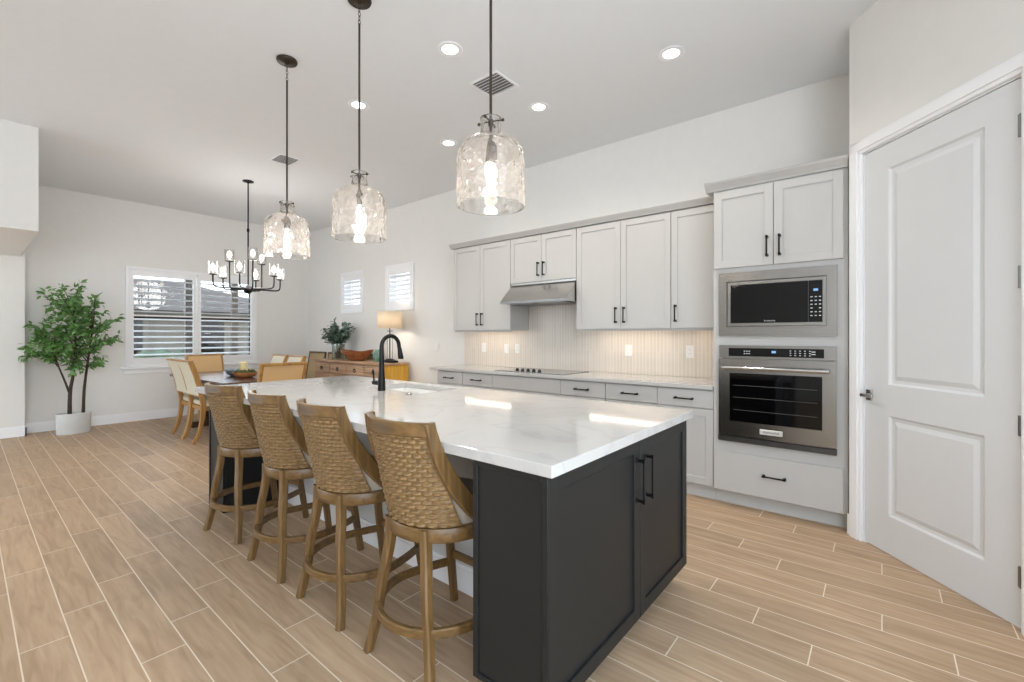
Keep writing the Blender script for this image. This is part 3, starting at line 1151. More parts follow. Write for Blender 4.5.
# range hood
o = (-2.88, 4.1, 1.66)
hd = thing('range_hood', 'stainless steel under cabinet range hood with sloping front', 'hood', o)
mb = MB()
hx0, hx1 = -3.314, -2.446
mb.prism([(WY - 0.013, 1.662), (3.835, 1.662), (3.832, 1.685), (4.035, 1.882), (4.035, 1.9035), (WY - 0.013, 1.9035)], 'x', hx0, hx1)
mb.build('hood_body', HOODS, hd, o=o)
MB().box(hx0 + 0.0, hx1, 3.826, 3.836, 1.660, 1.6865, 0.002).build('front_lip', STEELD, hd, o=o)
mb = MB()
mb.box(hx0 + 0.05, -2.9, 3.90, 4.30, 1.656, 1.6615)
mb.box(-2.86, hx1 - 0.05, 3.90, 4.30, 1.656, 1.6615)
mb.build('grease_filter', STEELD, hd, o=o)

# cooktop with knobs
o = (-2.92, 4.07, 0.915)
ck = thing('cooktop', 'grey ceramic glass cooktop set in the back counter', 'cooktop', o)
MB().box(-3.385, -2.465, 3.815, 4.325, 0.9152, 0.9215, 0.002).build('glass_top', CGLASS, ck, o=o)
mb = MB()
for cx_, cy_, r_ in ((-3.18, 4.2, 0.09), (-2.67, 4.2, 0.10), (-3.18, 3.98, 0.07), (-2.67, 3.99, 0.09), (-2.92, 4.16, 0.12)):
    for rr in (r_, r_ * 0.62):
        mb.lathe([(rr - 0.002, 0.9216), (rr + 0.002, 0.9216), (rr + 0.002, 0.9219), (rr - 0.002, 0.9219), (rr - 0.002, 0.9216)], 40, (cx_, cy_, 0), caps=False)
mb.build('burner_rings', STEELD, ck, o=o)
for k in range(5):
    mb = MB()
    xx = -3.10 + k * 0.075
    mb.lathe([(0.020, 0.9216), (0.020, 0.930), (0.016, 0.944), (0.010, 0.946)], 20, (xx, 3.872, 0))
    mb.box(xx - 0.003, xx + 0.003, 3.854, 3.890, 0.944, 0.952, 0.001)
    mb.build('control_knob', BLACK, ck, True, o=o, auto=40)


# outlets
def plate(x, z, kind, label, y=WY - 0.0125):
    o = (x, y, z)
    t = thing('wall_outlet' if kind == 'o' else 'light_switch', label, 'outlet' if kind == 'o' else 'switch', o, 0, 'white wall plates')
    MB().box(x - 0.038, x + 0.038, y - 0.007, y, z - 0.060, z + 0.060, 0.003).build('cover_plate', OUTW, t, o=o)
    if kind == 'o':
        for dz in (-0.021, 0.021):
            f = MB().box(x - 0.017, x + 0.017, y - 0.0095, y - 0.0065, z + dz - 0.014, z + dz + 0.014, 0.002).build('socket', OUTW, t, o=o)
            mb = MB()
            mb.box(x - 0.008, x - 0.006, y - 0.0099, y - 0.0094, z + dz - 0.004, z + dz + 0.006)
            mb.box(x + 0.006, x + 0.008, y - 0.0099, y - 0.0094, z + dz - 0.004, z + dz + 0.006)
            mb.build('slots', RECESS, f, o=o)
    else:
        MB().box(x - 0.017, x + 0.017, y - 0.012, y - 0.0065, z - 0.033, z + 0.033, 0.002).build('rocker', OUTW, t, o=o)


plate(-4.055, 1.152, 'o', 'white outlet on the backsplash left of the cooktop, leftmost of three')
plate(-3.665, 1.142, 's', 'white switch plate on the backsplash, middle of the three left of the cooktop')
plate(-3.490, 1.148, 'o', 'white outlet on the backsplash nearest the left edge of cooktop')
plate(-2.022, 1.153, 'o', 'white outlet on the backsplash midway between cooktop and oven tower')
plate(-1.402, 1.156, 'o', 'white outlet on the backsplash closest to the oven tower')
plate(-4.99, 1.150, 's', 'white light switch on bare wall left of the kitchen counter', WY - 0.0005)

# ================================================================ ISLAND
IX0, IX1, IY0, IY1 = -4.07, -0.77, 1.130, 2.445
SKX0, SKX1, SKY0, SKY1 = -3.085, -2.430, 1.985, 2.345
mb = MB()
xs = [IX0, SKX0, SKX1, IX1]
ys = [IY0, SKY0, SKY1, IY1]
zt, zb = 0.915, 0.876
V = {}
for zi, zz in enumerate((zb, zt)):
    for i, x in enumerate(xs):
        for j, y in enumerate(ys):
            V[i, j, zi] = mb.v((x, y, zz))
for i in range(3):
    for j in range(3):
        if (i, j) != (1, 1):
            mb.face((V[i, j, 1], V[i + 1, j, 1], V[i + 1, j + 1, 1], V[i, j + 1, 1]))
            mb.face((V[i, j, 0], V[i, j + 1, 0], V[i + 1, j + 1, 0], V[i + 1, j, 0]))
for i in range(3):
    mb.face((V[i, 0, 0], V[i + 1, 0, 0], V[i + 1, 0, 1], V[i, 0, 1]))
    mb.face((V[i, 3, 0], V[i, 3, 1], V[i + 1, 3, 1], V[i + 1, 3, 0]))
    mb.face((V[0, i, 0], V[0, i, 1], V[0, i + 1, 1], V[0, i + 1, 0]))
    mb.face((V[3, i, 0], V[3, i + 1, 0], V[3, i + 1, 1], V[3, i, 1]))
for a, b in (((1, 1), (2, 1)), ((2, 1), (2, 2)), ((2, 2), (1, 2)), ((1, 2), (1, 1))):
    mb.face((V[a[0], a[1], 0], V[a[0], a[1], 1], V[b[0], b[1], 1], V[b[0], b[1], 0]))
ic = mb.build('island_countertop', QUARTZ, o=(-2.42, 1.79, 0.9))
md = ic.modifiers.new('bevel', 'BEVEL')
md.width = 0.003
md.segments = 2
md.limit_method = 'ANGLE'
tag(ic, 'large white veined quartz countertop of the kitchen island', 'countertop')

o = (-2.42, 1.79, 0)
isl = thing('kitchen_island', 'charcoal kitchen island base with pale seating recess', 'island', o)
BX0, BX1, BY0, BY1 = -4.045, -0.795, 1.155, 2.42
EW = 0.325
KY = 1.635
mb = MB()
mb.box(BX1 - EW, BX1 - 0.0205, BY0 + 0.012, BY1, 0.105, zb - 0.0005)            # near end cabinet
mb.box(BX0, BX0 + 0.30, BY0 + 0.082, BY1, 0.0, zb - 0.0005)                      # far end cabinet
mb.box(BX0 + 0.3, SKX0 - 0.02, KY + 0.11, BY1, 0.105, zb - 0.0005)
mb.box(SKX1 + 0.02, BX1 - EW, KY + 0.11, BY1, 0.105, zb - 0.0005)
mb.box(SKX0 - 0.02, SKX1 + 0.02, BY1 - 0.02, BY1, 0.105, zb - 0.0005)
mb.box(SKX0 - 0.02, SKX1 + 0.02, KY + 0.11, KY + 0.13, 0.105, zb - 0.0005)
mb.build('cabinet_body', DARK, isl, o=o)
MB().box(BX0 + 0.3, BX1 - 0.075, BY0 + 0.42 + 0.19, BY1 - 0.07, 0.0, 0.1045).build('toe_kick', DARK, isl, o=o)
MB().box(BX1 - EW, BX1 - 0.075, BY0 + 0.07, KY, 0.0, 0.1045).build('toe_kick', DARK, isl, o=o)
MB().box(BX0 + 0.301, BX1 - EW - 0.001, KY, KY + 0.109, 0.0, zb - 0.0005).build('knee_wall', KNEE, isl, o=o)
mb = MB()
mb.box(BX0 + 0.301, BX1 - EW - 0.001, KY - 0.014, KY - 0.0003, 0.0, 0.115)
mb.box(BX0 + 0.301, BX1 - EW - 0.001, KY - 0.009, KY - 0.0003, 0.115, 0.135)
mb.build('knee_wall_baseboard', TRIM, isl, o=o)
for a, b, zl, yf in ((BX1 - EW, BX1 - 0.003, 0.105, BY0 - 0.008), (BX0, BX0 + 0.30, 0.0, BY0 + 0.062)):
    mb = MB()
    shaker(mb, a, b, zl, zb - 0.0008, yf, t=0.0195, w=0.022, rec=0.006)
    mb.build('side_panel', DARK, isl, o=o)
# doors on the near end, facing +x
EM = Matrix(((0, -1, 0, BX1), (1, 0, 0, 0), (0, 0, 1, 0), (0, 0, 0, 1)))          # local x->world y, local -y -> world +x
for (a, b), hy in zip([(BY0 - 0.005, 1.832), (1.836, BY1)], [1.789, 1.879]):
    mb = MB(EM)
    shaker(mb, a, b, 0.108, zb - 0.004, -0.000, t=0.020, w=0.056, rec=0.009)
    d = mb.build('cabinet_door', DARK, isl, o=o)
    mb = MB(EM)
    bar_pull(mb, (hy, 0.0, 0.705), 0.185, 'z', (0, -1, 0), stand=0.036)
    mb.build('pull_handle', BLACK, d, o=o)

# sink
o = (-2.757, 2.165, 0.70)
sk = thing('kitchen_sink', 'white undermount kitchen sink in the island top', 'sink', o)
mb = MB()
zs0 = 0.69
ou = 0.012
mb.box(SKX0 - ou, SKX0 + 0.002, SKY0 - ou, SKY1 + ou, zs0, zb - 0.001)
mb.box(SKX1 - 0.002, SKX1 + ou, SKY0 - ou, SKY1 + ou, zs0, zb - 0.001)
mb.box(SKX0, SKX1, SKY0 - ou, SKY0 + 0.002, zs0, zb - 0.001)
mb.box(SKX0, SKX1, SKY1 - 0.002, SKY1 + ou, zs0, zb - 0.001)
mb.box(SKX0, SKX1, SKY0, SKY1, zs0, zs0 + 0.012)
mb.build('basin', OUTW, sk, o=o)
MB().lathe([(0.042, zs0 + 0.0121), (0.042, zs0 + 0.016), (0.030, zs0 + 0.016), (0.024, zs0 + 0.013)], 24, (-2.757, 2.165, 0)).build('drain', STEEL, sk, o=o)

# faucet
fx, fy = -2.776, 1.910
o = (fx, fy, 0.915)
fa = thing('kitchen_faucet', 'black gooseneck faucet with side lever on the island', 'faucet', o)
mb = MB()
R = 0.075
pts = [(fx, fy, 0.9155), (fx, fy, 0.97), (fx, fy, 1.05), (fx, fy, 1.14), (fx, fy, 1.232)]
for k in range(1, 13):
    an = PI - k / 12 * (PI * 1.0)
    pts.append((fx, fy + R + R * math.cos(an), 1.232 + R * math.sin(an)))
pts += [(fx, fy + 2 * R + 0.006, 1.205)]
rad = [0.028, 0.026, 0.021, 0.0175, 0.0155] + [0.0145] * 12 + [0.0145]
mb.tube(pts, rad, 20)
mb.build('spout', BLACK, fa, True, o=o, auto=50)
MB().tube([(fx, fy + 2 * R + 0.005, 1.215), (fx, fy + 2 * R + 0.012, 1.17), (fx, fy + 2 * R + 0.017, 1.14), (fx, fy + 2 * R + 0.017, 1.135)], [0.0155, 0.019, 0.021, 0.018], 18).build('spray_head', BLACK, fa, True, o=o, auto=50)
mb = MB()
mb.tube([(fx - 0.018, fy, 0.968), (fx - 0.085, fy - 0.012, 0.968)], [0.017, 0.015], 14)
mb.tube([(fx - 0.074, fy - 0.012, 0.972), (fx - 0.088, fy - 0.014, 1.065)], [0.006, 0.0045], 10)
mb.build('lever', BLACK, fa, True, o=o, auto=50)
b = MB().lathe([(0.020, 0.9152), (0.020, 0.922), (0.015, 0.926)], 20, (-2.44, 1.89, 0)).build('air_switch', STEEL, None, True, o=(-2.44, 1.89, 0.915), auto=40)
tag(b, 'small round steel button on the island beside the sink', 'button')


# ================================================================ COUNTER STOOLS
def stool(loc, label):
    t = thing('counter_stool', label, 'stool', loc, 0, 'counter stools along the island')
    AZ0, AZ1 = 0.520, 0.574

    def shell(u, v, off, th=66, Rb=0.221, hw=0.182, yt=-0.298, bow=0.055, z0=AZ1, z1=0.945):
        a = math.radians(th) * u
        bx, by = (Rb + off) * math.sin(a), -(Rb + off) * math.cos(a)
        tx = u * (hw + off * 0.4)
        ty = yt + bow * u * u - off
        e = v ** 0.9
        return Vector((bx * (1 - e) + tx * e, by * (1 - e) + ty * e, z0 + (z1 - z0) * v))

    NR, NC = 20, 11

    def outer(uu, vv):
        u, v = uu * 2 - 1, vv
        row = min(NR - 1, int(v * NR))
        fr = v * NR - row
        cu = uu * NC + 0.36 * row
        fc = cu - math.floor(cu)
        hgt = (math.sin(PI * fr) ** 0.9) * (math.sin(PI * fc) ** 0.8)
        edge = min(1.0, min(uu, 1 - uu) * 12)
        return shell(u, v, 0.0005 + 0.0150 * hgt * edge)

    MB().grid(outer, 110, 140, lambda uu, vv: shell(uu * 2 - 1, vv, -0.006)).build('woven_back', WEAVE, t, True)
    # upholstered inside of the back, wrapping to the arms
    f = lambda off: (lambda uu, vv: shell(uu * 2 - 1, vv, off, th=92, Rb=0.209, hw=0.176, yt=-0.285, bow=0.05, z1=0.955))
    MB().grid(f(0.0), 28, 14, f(-0.026)).build('back_cushion', TAUPE, t, True, auto=60)
    # curved top rail
    pts = [Vector((u * 0.190, -0.305 + 0.062 * u * u, 0.966)) for u in [k / 12 * 2 - 1 for k in range(13)]]
    MB().sweep(pts, 0.026, 0.052).build('top_rail', STOOLR, t, True, auto=35)
    for s in (-1, 1):
        p = bez((s * 0.189, -0.245, 0.990), (s * 0.198, -0.220, 0.84), (s * 0.215, -0.132, 0.70), (s * 0.227, 0.015, 0.572), 14)
        n = len(p)
        MB().sweep(p, [0.024] * n, [0.040 + 0.026 * math.sin(PI * min(1, k / (n - 1) * 0.62)) for k in range(n)], ref=(0, 1, 0.6)).build('side_arm', STOOLW, t, True, auto=35)
    MB().lathe([(0.21, AZ0), (0.233, AZ0), (0.236, AZ0 + 0.006), (0.236, AZ1 - 0.006), (0.233, AZ1), (0.19, AZ1)], 48).build('seat_apron', STOOLR, t, True, auto=35)
    MB().lathe([(0.19, AZ1), (0.201, AZ1 + 0.012), (0.203, AZ1 + 0.04), (0.194, AZ1 + 0.066), (0.16, AZ1 + 0.078), (0.05, AZ1 + 0.084)], 48).build('seat_cushion', TAUPE, t, True, auto=60)
    for s in (-1, 1):
        p = spline([(s * 0.106, -0.196, AZ1 - 0.004), (s * 0.115, -0.198, 0.46), (s * 0.142, -0.218, 0.30), (s * 0.166, -0.226, 0.14), (s * 0.196, -0.248, 0.0)], 5)
        n = len(p)
        MB().sweep(p, [0.044 - 0.010 * k / (n - 1) for k in range(n)], [0.040 - 0.006 * k / (n - 1) for k in range(n)], ref=(0, 1, 0)).build('leg', STOOLW, t, True, auto=35)
        p = spline([(s * 0.160, 0.165, AZ0 + 0.002), (s * 0.172, 0.190, 0.30), (s * 0.186, 0.232, 0.0)], 6)
        n = len(p)
        MB().sweep(p, [0.040 - 0.008 * k / (n - 1) for k in range(n)], [0.040 - 0.006 * k / (n - 1) for k in range(n)], ref=(0, 1, 0)).build('leg', STOOLW, t, True, auto=35)
    ring = [(-0.178, 0.205), (-0.214, 0.11), (-0.243, 0.0)]
    for k in range(1, 16):
        a = PI + PI * k / 16
        ring.append((0.25 * math.cos(a), -0.02 + 0.258 * math.sin(a)))
    ring += [(0.243, 0.0), (0.214, 0.11), (0.178, 0.205)]
    MB().sweep(spline([(x, y, 0.205) for x, y in ring], 3), 0.024, 0.036).build('footrest_ring', STOOLR, t, True, auto=35)
    MB().sweep([(-0.165, 0.205, 0.245), (0.165, 0.205, 0.245)], 0.024, 0.034).build('front_rung', STOOLR, t, True, auto=35)
    return t


st = stool((-1.455, 1.318, 0), 'woven back wooden counter stool nearest the camera, at the dark island end')
for x, rz, l in ((-2.055, math.radians(-1), 'woven back wooden counter stool second from the dark island end, in front of the sink'),
             (-2.655, 0.0, 'woven back wooden counter stool third from the dark island end'),
             (-3.36, math.radians(8), 'woven back wooden counter stool farthest away, beside the dining chairs')):
    dup(st, (x, 1.318, 0), rz, l)


# ================================================================ PENDANTS
def pendant(x, y, label, seed):
    t = thing('pendant_light', label, 'pendant light', (x, y, H), 0, 'glass pendants over the island')
    rr = random.Random(seed)
    Z = lambda z: z - H
    mb = MB()
    mb.lathe([(0.006, Z(3.352)), (0.070, Z(3.352)), (0.072, Z(3.344)), (0.068, Z(3.334)), (0.020, Z(3.328)), (0.006, Z(3.32))], 32)
    mb.build('canopy', BRONZE, t, True, auto=40)
    mb = MB()
    for k in range(5):
        zc = 3.312 - k * 0.026
        ring = []
        for q in range(17):
            a = q / 16 * 2 * PI
            ring.append((0.007 * math.cos(a) * (1 if k % 2 else 0), 0.007 * math.cos(a) * (0 if k % 2 else 1), Z(zc) + 0.016 * math.sin(a)))
        mb.tube(ring, 0.002, 6, False)
    mb.build('chain', BRONZE, t, True)
    MB().tube([(0, 0, Z(3.20)), (0, 0, Z(2.18))], 0.0065, 10).build('rod', BRONZE, t, True, auto=40)
    mb = MB()
    for a in (0.3, 0.3 + PI / 2):
        c, s = math.cos(a) * 0.060, math.sin(a) * 0.060
        mb.tube([(-c, -s, Z(2.282)), (c, s, Z(2.282))], 0.0032, 8)
        for q in (-1, 1):
            mb.lathe([(0.0005, Z(2.274)), (0.006, Z(2.277)), (0.008, Z(2.282)), (0.006, Z(2.287)), (0.0005, Z(2.290))], 12, (c * q, s * q, 0))
    mb.lathe([(0.008, Z(2.26)), (0.012, Z(2.265)), (0.012, Z(2.29)), (0.008, Z(2.295))], 14)
    mb.build('cross_bar', BRONZE, t, True, auto=40)
    mb = MB()
    mb.lathe([(0.010, Z(2.19)), (0.016, Z(2.18)), (0.021, Z(2.165)), (0.021, Z(2.105)), (0.017, Z(2.10))], 20)
    mb.build('socket', BRONZE, t, True, auto=40)
    MB().lathe([(0.012, Z(2.105)), (0.014, Z(2.09)), (0.024, Z(2.06)), (0.030, Z(2.03)), (0.029, Z(2.005)), (0.020, Z(1.985)), (0.004, Z(1.978))], 20).build('bulb', BULB, t, True)
    prof = [(0.156, 1.898), (0.1565, 1.93), (0.1565, 1.98), (0.1565, 2.03), (0.1565, 2.08), (0.1555, 2.115), (0.151, 2.138), (0.142, 2.158), (0.126, 2.176), (0.105, 2.190), (0.080, 2.201), (0.060, 2.213), (0.050, 2.228), (0.046, 2.25), (0.045, 2.275), (0.048, 2.298)]
    dense = spline([(r, 0, z) for r, z in prof], 5)
    dim = []
    for k in range(95):
        dim.append((rr.uniform(0, 2 * PI), rr.uniform(1.912, 2.17), rr.uniform(0.017, 0.034), rr.uniform(0.006, 0.0105)))
    seg = 144
    rings, inner = [], []
    for p in dense:
        ring = []
        for k in range(seg):
            a = k / seg * 2 * PI
            d = 0
            for (da, dz, dr, dd) in dim:
                q = abs(a - da)
                q = min(q, 2 * PI - q) * p.x
                w = p.z - dz
                if abs(q) < dr * 2.2 and abs(w) < dr * 2.2:
                    d = max(d, dd * math.exp(-(q * q + w * w) / (dr * dr) * 1.6))
            r = p.x - d
            ring.append((r * math.cos(a), r * math.sin(a), Z(p.z)))
        rings.append(ring)
        inner.append([((p.x - 0.0125) * math.cos(k / seg * 2 * PI), (p.x - 0.0125) * math.sin(k / seg * 2 * PI), Z(p.z)) for k in range(seg)])
    mb = MB()
    mb.ring_strip(rings + inner[::-1] + [rings[0]], True, False)
    bmesh.ops.remove_doubles(mb.bm, verts=mb.bm.verts, dist=1e-6)
    g = mb.build('glass_shade', HAMMER, t, True)
    ld = bpy.data.lights.new('pendant_bulb_light', 'POINT')
    ld.energy = 6
    ld.color = (1, 0.92, 0.83)
    ld.shadow_soft_size = 0.03
    lo = bpy.data.objects.new('bulb_light', ld)
    COL.objects.link(lo)
    lo.parent = t
    lo.location = (0, 0, Z(1.955))
    return t


for x, l, s in ((-3.41, 'hammered glass pendant light farthest along the island, beside the chandelier', 1),
                (-2.45, 'hammered glass pendant light in the middle over the island', 2),
                (-1.378, 'hammered glass pendant light nearest the camera over the island', 3)):
    pendant(x, 1.528, l, s)

# ================================================================ CHANDELIER
cx, cy = -6.48, 2.40
ch = thing('chandelier', 'black multi arm chandelier with clear glass candle shades over the dining table', 'chandelier', (cx, cy, H))
RT = Vector((0.7733, 0.634, 0))
FW = Vector((-0.634, 0.7733, 0))
Z = lambda z: z - H
MB().lathe([(0.006, Z(3.352)), (0.065, Z(3.352)), (0.066, Z(3.340)), (0.02, Z(3.33)), (0.008, Z(3.32))], 28).build('canopy', BLACK, ch, True, auto=40)
mb = MB()
mb.tube([(0, 0, Z(3.33)), (0, 0, Z(1.95))], 0.009, 10)
mb.tube([(0, 0, Z(2.72)), (0, 0, Z(2.68))], 0.016, 10)
mb.build('rod', BLACK, ch, True, auto=40)
mb = MB()
mb.lathe([(0.004, Z(1.86)), (0.02, Z(1.865)), (0.052, Z(1.89)), (0.060, Z(1.92)), (0.040, Z(1.955)), (0.012, Z(1.985))], 12)
mb.build('hub', BLACK, ch)


def candle(px, py, z, stem_from):
    st_ = MB()
    pts = stem_from
    st_.tube(spline(pts, 6), 0.0095, 8)
    st_.lathe([(0.004, z - 0.012), (0.046, z - 0.002), (0.048, z + 0.004), (0.004, z + 0.006)], 20, (px, py, 0))
    arm = st_.build('arm', BLACK, ch, True, auto=40)
    MB().lathe([(0.014, z + 0.006), (0.014, z + 0.04), (0.012, z + 0.045)], 12, (px, py, 0)).build('candle_sleeve', OUTW, arm, True, auto=40)
    MB().lathe([(0.010, z + 0.045), (0.026, z + 0.075), (0.027, z + 0.095), (0.018, z + 0.122), (0.003, z + 0.138)], 14, (px, py, 0)).build('bulb', CBULB, arm, True)
    g_ = MB()
    g_.lathe([(0.020, z + 0.006), (0.054, z + 0.010), (0.056, z + 0.165)], 24, (px, py, 0), caps=False)
    g_.build('glass_shade', CHGLASS, arm, True, auto=40)


for k in range(6):
    a = math.radians(47 + 60 * k)
    p = RT * (0.40 * math.cos(a)) + FW * (0.40 * math.sin(a))
    z = Z(2.08)
    d = p.normalized()
    candle(p.x, p.y, z, [d * 0.03 + Vector((0, 0, Z(1.93))), d * 0.22 + Vector((0, 0, Z(1.925))), d * 0.345 + Vector((0, 0, Z(1.925))), d * 0.393 + Vector((0, 0, Z(1.955))), Vector((p.x, p.y, z - 0.01))])
for k in range(3):
    a = math.radians(74 + 120 * k)
    p = RT * (0.22 * math.cos(a)) + FW * (0.22 * math.sin(a))
    z = Z(2.28)
    d = p.normalized()
    candle(p.x, p.y, z, [d * 0.03 + Vector((0, 0, Z(1.915))), d * 0.16 + Vector((0, 0, Z(1.915))), d * 0.213 + Vector((0, 0, Z(1.95))), Vector((p.x, p.y, Z(2.05))), Vector((p.x, p.y, z - 0.01))])
ld = bpy.data.lights.new('chandelier_light', 'POINT')
ld.energy = 23
ld.color = (1, 0.97, 0.94)
ld.shadow_soft_size = 0.3
lo = bpy.data.objects.new('bulb_light', ld)
COL.objects.link(lo)
lo.parent = ch
lo.location = (0, 0, Z(2.12))

# ================================================================ CEILING FITTINGS
DL = [(-2.381, 2.207, 'in front of the square vent'), (-1.179, 3.255, 'above the oven tower, rightmost'), (-3.583, 2.225, 'behind the middle pendant rod'),
      (-2.37, 3.268, 'above the cabinets right of the range hood'), (-3.552, 3.272, 'above the cabinets left of the range hood')]
for x, y, l in DL:
    t = thing('recessed_light', 'round recessed ceiling light ' + l, 'ceiling light', (x, y, H), 0, 'recessed ceiling lights')
    MB().lathe([(0.056, -0.001), (0.090, -0.001), (0.092, -0.004), (0.088, -0.008), (0.058, -0.006)], 36, caps=False).build('trim_ring', TRIM, t, True, auto=40)
    MB().lathe([(0.002, -0.004), (0.056, -0.004), (0.056, -0.001), (0.002, -0.001)], 36).build('lens', DISC, t)
    ld = bpy.data.lights.new('downlight', 'SPOT')
    ld.energy = DOWNLIGHT_W
    ld.spot_size = math.radians(140)
    ld.spot_blend = 0.6
    ld.shadow_soft_size = 0.07
    ld.color = (1, 0.93, 0.84)
    lo = bpy.data.objects.new('downlight', ld)
    COL.objects.link(lo)
    lo.parent = t
    lo.location = (0, 0, -0.02)


def vent(x, y, sx, sy, label, n, along, ti):
    t = thing('ceiling_vent', label, 'vent', (x, y, H), 0, 'ceiling vents')
    mb = MB()
    w = 0.022
    mb.box(-sx / 2, -sx / 2 + w, -sy / 2, sy / 2, -0.008, -0.0005, 0.002)
    mb.box(sx / 2 - w, sx / 2, -sy / 2, sy / 2, -0.008, -0.0005, 0.002)
    mb.box(-sx / 2 + w, sx / 2 - w, -sy / 2, -sy / 2 + w, -0.008, -0.0005, 0.002)
    mb.box(-sx / 2 + w, sx / 2 - w, sy / 2 - w, sy / 2, -0.008, -0.0005, 0.002)
    mb.build('vent_frame', TRIM, t)
    MB().box(-sx / 2 + w, sx / 2 - w, -sy / 2 + w, sy / 2 - w, -0.0025, -0.0006).build('vent_backing', RECESS, t)
    for k in range(n):
        f = (k + 0.5) / n
        if along == 'y':
            px = -sx / 2 + w + f * (sx - 2 * w)
            MB().obox((px, 0, -0.010), (math.cos(ti), 0, -math.sin(ti)), (0, 1, 0), (math.sin(ti), 0, math.cos(ti)), 0.021, sy - 2 * w, 0.0015).build('vent_slat', TRIM, t)
        else:
            py = -sy / 2 + w + f * (sy - 2 * w)
            MB().obox((0, py, -0.010), (1, 0, 0), (0, math.cos(ti), -math.sin(ti)), (0, math.sin(ti), math.cos(ti)), sx - 2 * w, 0.021, 0.0015).build('vent_slat', TRIM, t)


vent(-2.44, 2.745, 0.30, 0.28, 'square ceiling vent beside the nearest pendant rod', 7, 'x', -0.45)
vent(-5.36, 2.38, 0.30, 0.25, 'white ceiling vent near the far pendant and chandelier', 7, 'y', 0.25)


# ================================================================ DINING SET
def dining_chair(name_label, panel_mat, loc, rot, group, seat_mat, pw=0.222, rear=-0.020):
    t = thing('dining_chair', name_label, 'chair', loc, rot, group)
    for s in (-1, 1):
        p = spline([(s * 0.225, -0.205, 0.47), (s * 0.225, -0.215, 0.30), (s * 0.225, -0.25, 0.12), (s * 0.225, -0.31, 0.0)], 5)
        n = len(p)
        MB().sweep(p, 0.036, [0.058 - 0.022 * k / (n - 1) for k in range(n)], ref=(0, 1, 0)).build('leg', OAKF, t, True, auto=35)
        p = [(s * 0.215, 0.21, 0.42), (s * 0.222, 0.225, 0.0)]
        MB().sweep(p, [0.048, 0.034], [0.048, 0.034], ref=(0, 1, 0)).build('leg', OAKF, t, True, auto=35)
    mb = MB()
    for s in (-1, 1):
        p = spline([(s * 0.232, -0.205, 0.465), (s * 0.234, -0.235, 0.62), (s * 0.236, -0.282, 0.82), (s * 0.238, -0.345, 1.0)], 5)
        mb.sweep(p, 0.034, 0.056, ref=(0, 1, 0))
    mb.sweep([(-0.250, -0.343, 0.990), (0.250, -0.343, 0.990)], 0.050, 0.032)
    mb.sweep([(-0.225, -0.228, 0.575), (0.225, -0.228, 0.575)], 0.040, 0.030)
    mb.build('back_frame', OAKF, t, True, auto=35)

    def pan(off):
        def f(u, v):
            zz = 0.575 + v * 0.41
            yy = -0.226 - 0.045 * v - 0.07 * v * v
            return Vector(((u * 2 - 1) * pw, yy + off, zz))
        return f
    MB().grid(pan(rear), 8, 10, pan(0.026)).build('back_panel', panel_mat, t, True, auto=50)
    MB().box(-0.235, 0.235, -0.21, 0.235, 0.385, 0.435, 0.004).build('seat_rail', OAKF, t)
    mb = MB()
    mb.box(-0.240, 0.240, -0.195, 0.245, 0.4355, 0.495, 0.022, 3)
    mb.build('seat_cushion', seat_mat, t, True, auto=60)
    return t


c0 = dining_chair('cream backed dining chair near the left table corner, closer to the island', CREAM, (-6.62, 2.075, 0), 0, 'dining chairs at the long table', CREAM, 0.240, -0.031)
c0.scale = (0.92, 1, 1)
dup(c0, (-7.10, 2.085, 0), 0, 'cream backed dining chair on the left table side, closer to the window')
dup(c0, (-6.80, 2.86, 0), PI, 'dining chair across the table, right of the centrepiece and nearer the sideboard')
dup(c0, (-7.36, 2.86, 0), PI, 'dining chair across the table, nearer the far window wall')
h0 = dining_chair('tan backed dining chair at the table end nearest the island', TANF, (-5.52, 2.29, 0), PI / 2, 'tan end chairs of the dining table', TANF)
dup(h0, (-8.02, 2.45, 0), -PI / 2, 'tan dining chair at the far table end under the window')

o = (-6.85, 2.32, 0)
tb = thing('dining_table', 'dark wood dining table with glossy top between island and far window', 'table', o)
mb = MB()
mb.box(-7.95, -5.86, 1.90, 2.74, 0.725, 0.760, 0.006, 2)
mb.build('table_top', TABLEW, tb, o=o)
MB().box(-7.75, -6.06, 2.02, 2.62, 0.655, 0.7245, 0.003).build('apron', TABLEW, tb, o=o)
for sx in (-7.62, -6.22):
    mb = MB()
    mb.box(sx - 0.09, sx + 0.09, 2.22, 2.42, 0.08, 0.655, 0.01)
    mb.box(sx - 0.07, sx + 0.07, 2.06, 2.57, 0.0, 0.08, 0.01)
    mb.build('pedestal_leg', TABLEW, tb, o=o)

o = (-6.47, 2.36, 0.76)
ce = thing('centerpiece_bowl', 'wooden centrepiece bowl with moss and candle on the dining table', 'bowl', o)
mb = MB()
mb.lathe([(0.09, 0.7602), (0.14, 0.778), (0.175, 0.822), (0.18, 0.832), (0.165, 0.828), (0.13, 0.792), (0.02, 0.782)], 40, (-6.47, 2.36, 0), 1.0, 0.8)
mb.build('bowl_body', TERRA, ce, True, o=o, auto=50)
mb = MB()
for k in range(60):
    a, r = rnd.uniform(0, 2 * PI), 0.13 * math.sqrt(rnd.random())
    mb.lathe([(0.002, 0.795), (0.024, 0.81), (0.026, 0.83), (0.002, rnd.uniform(0.84, 0.87))], 6, (-6.47 + r * math.cos(a), 2.36 + r * 0.8 * math.sin(a), 0))
mb.build('moss_fill', MOSS, ce, True, o=o)
MB().lathe([(0.046, 0.80), (0.046, 0.955), (0.038, 0.962), (0.004, 0.956)], 24, (-6.52, 2.36, 0)).build('candle', CANDLE, ce, True, o=o, auto=40)
gb = MB()
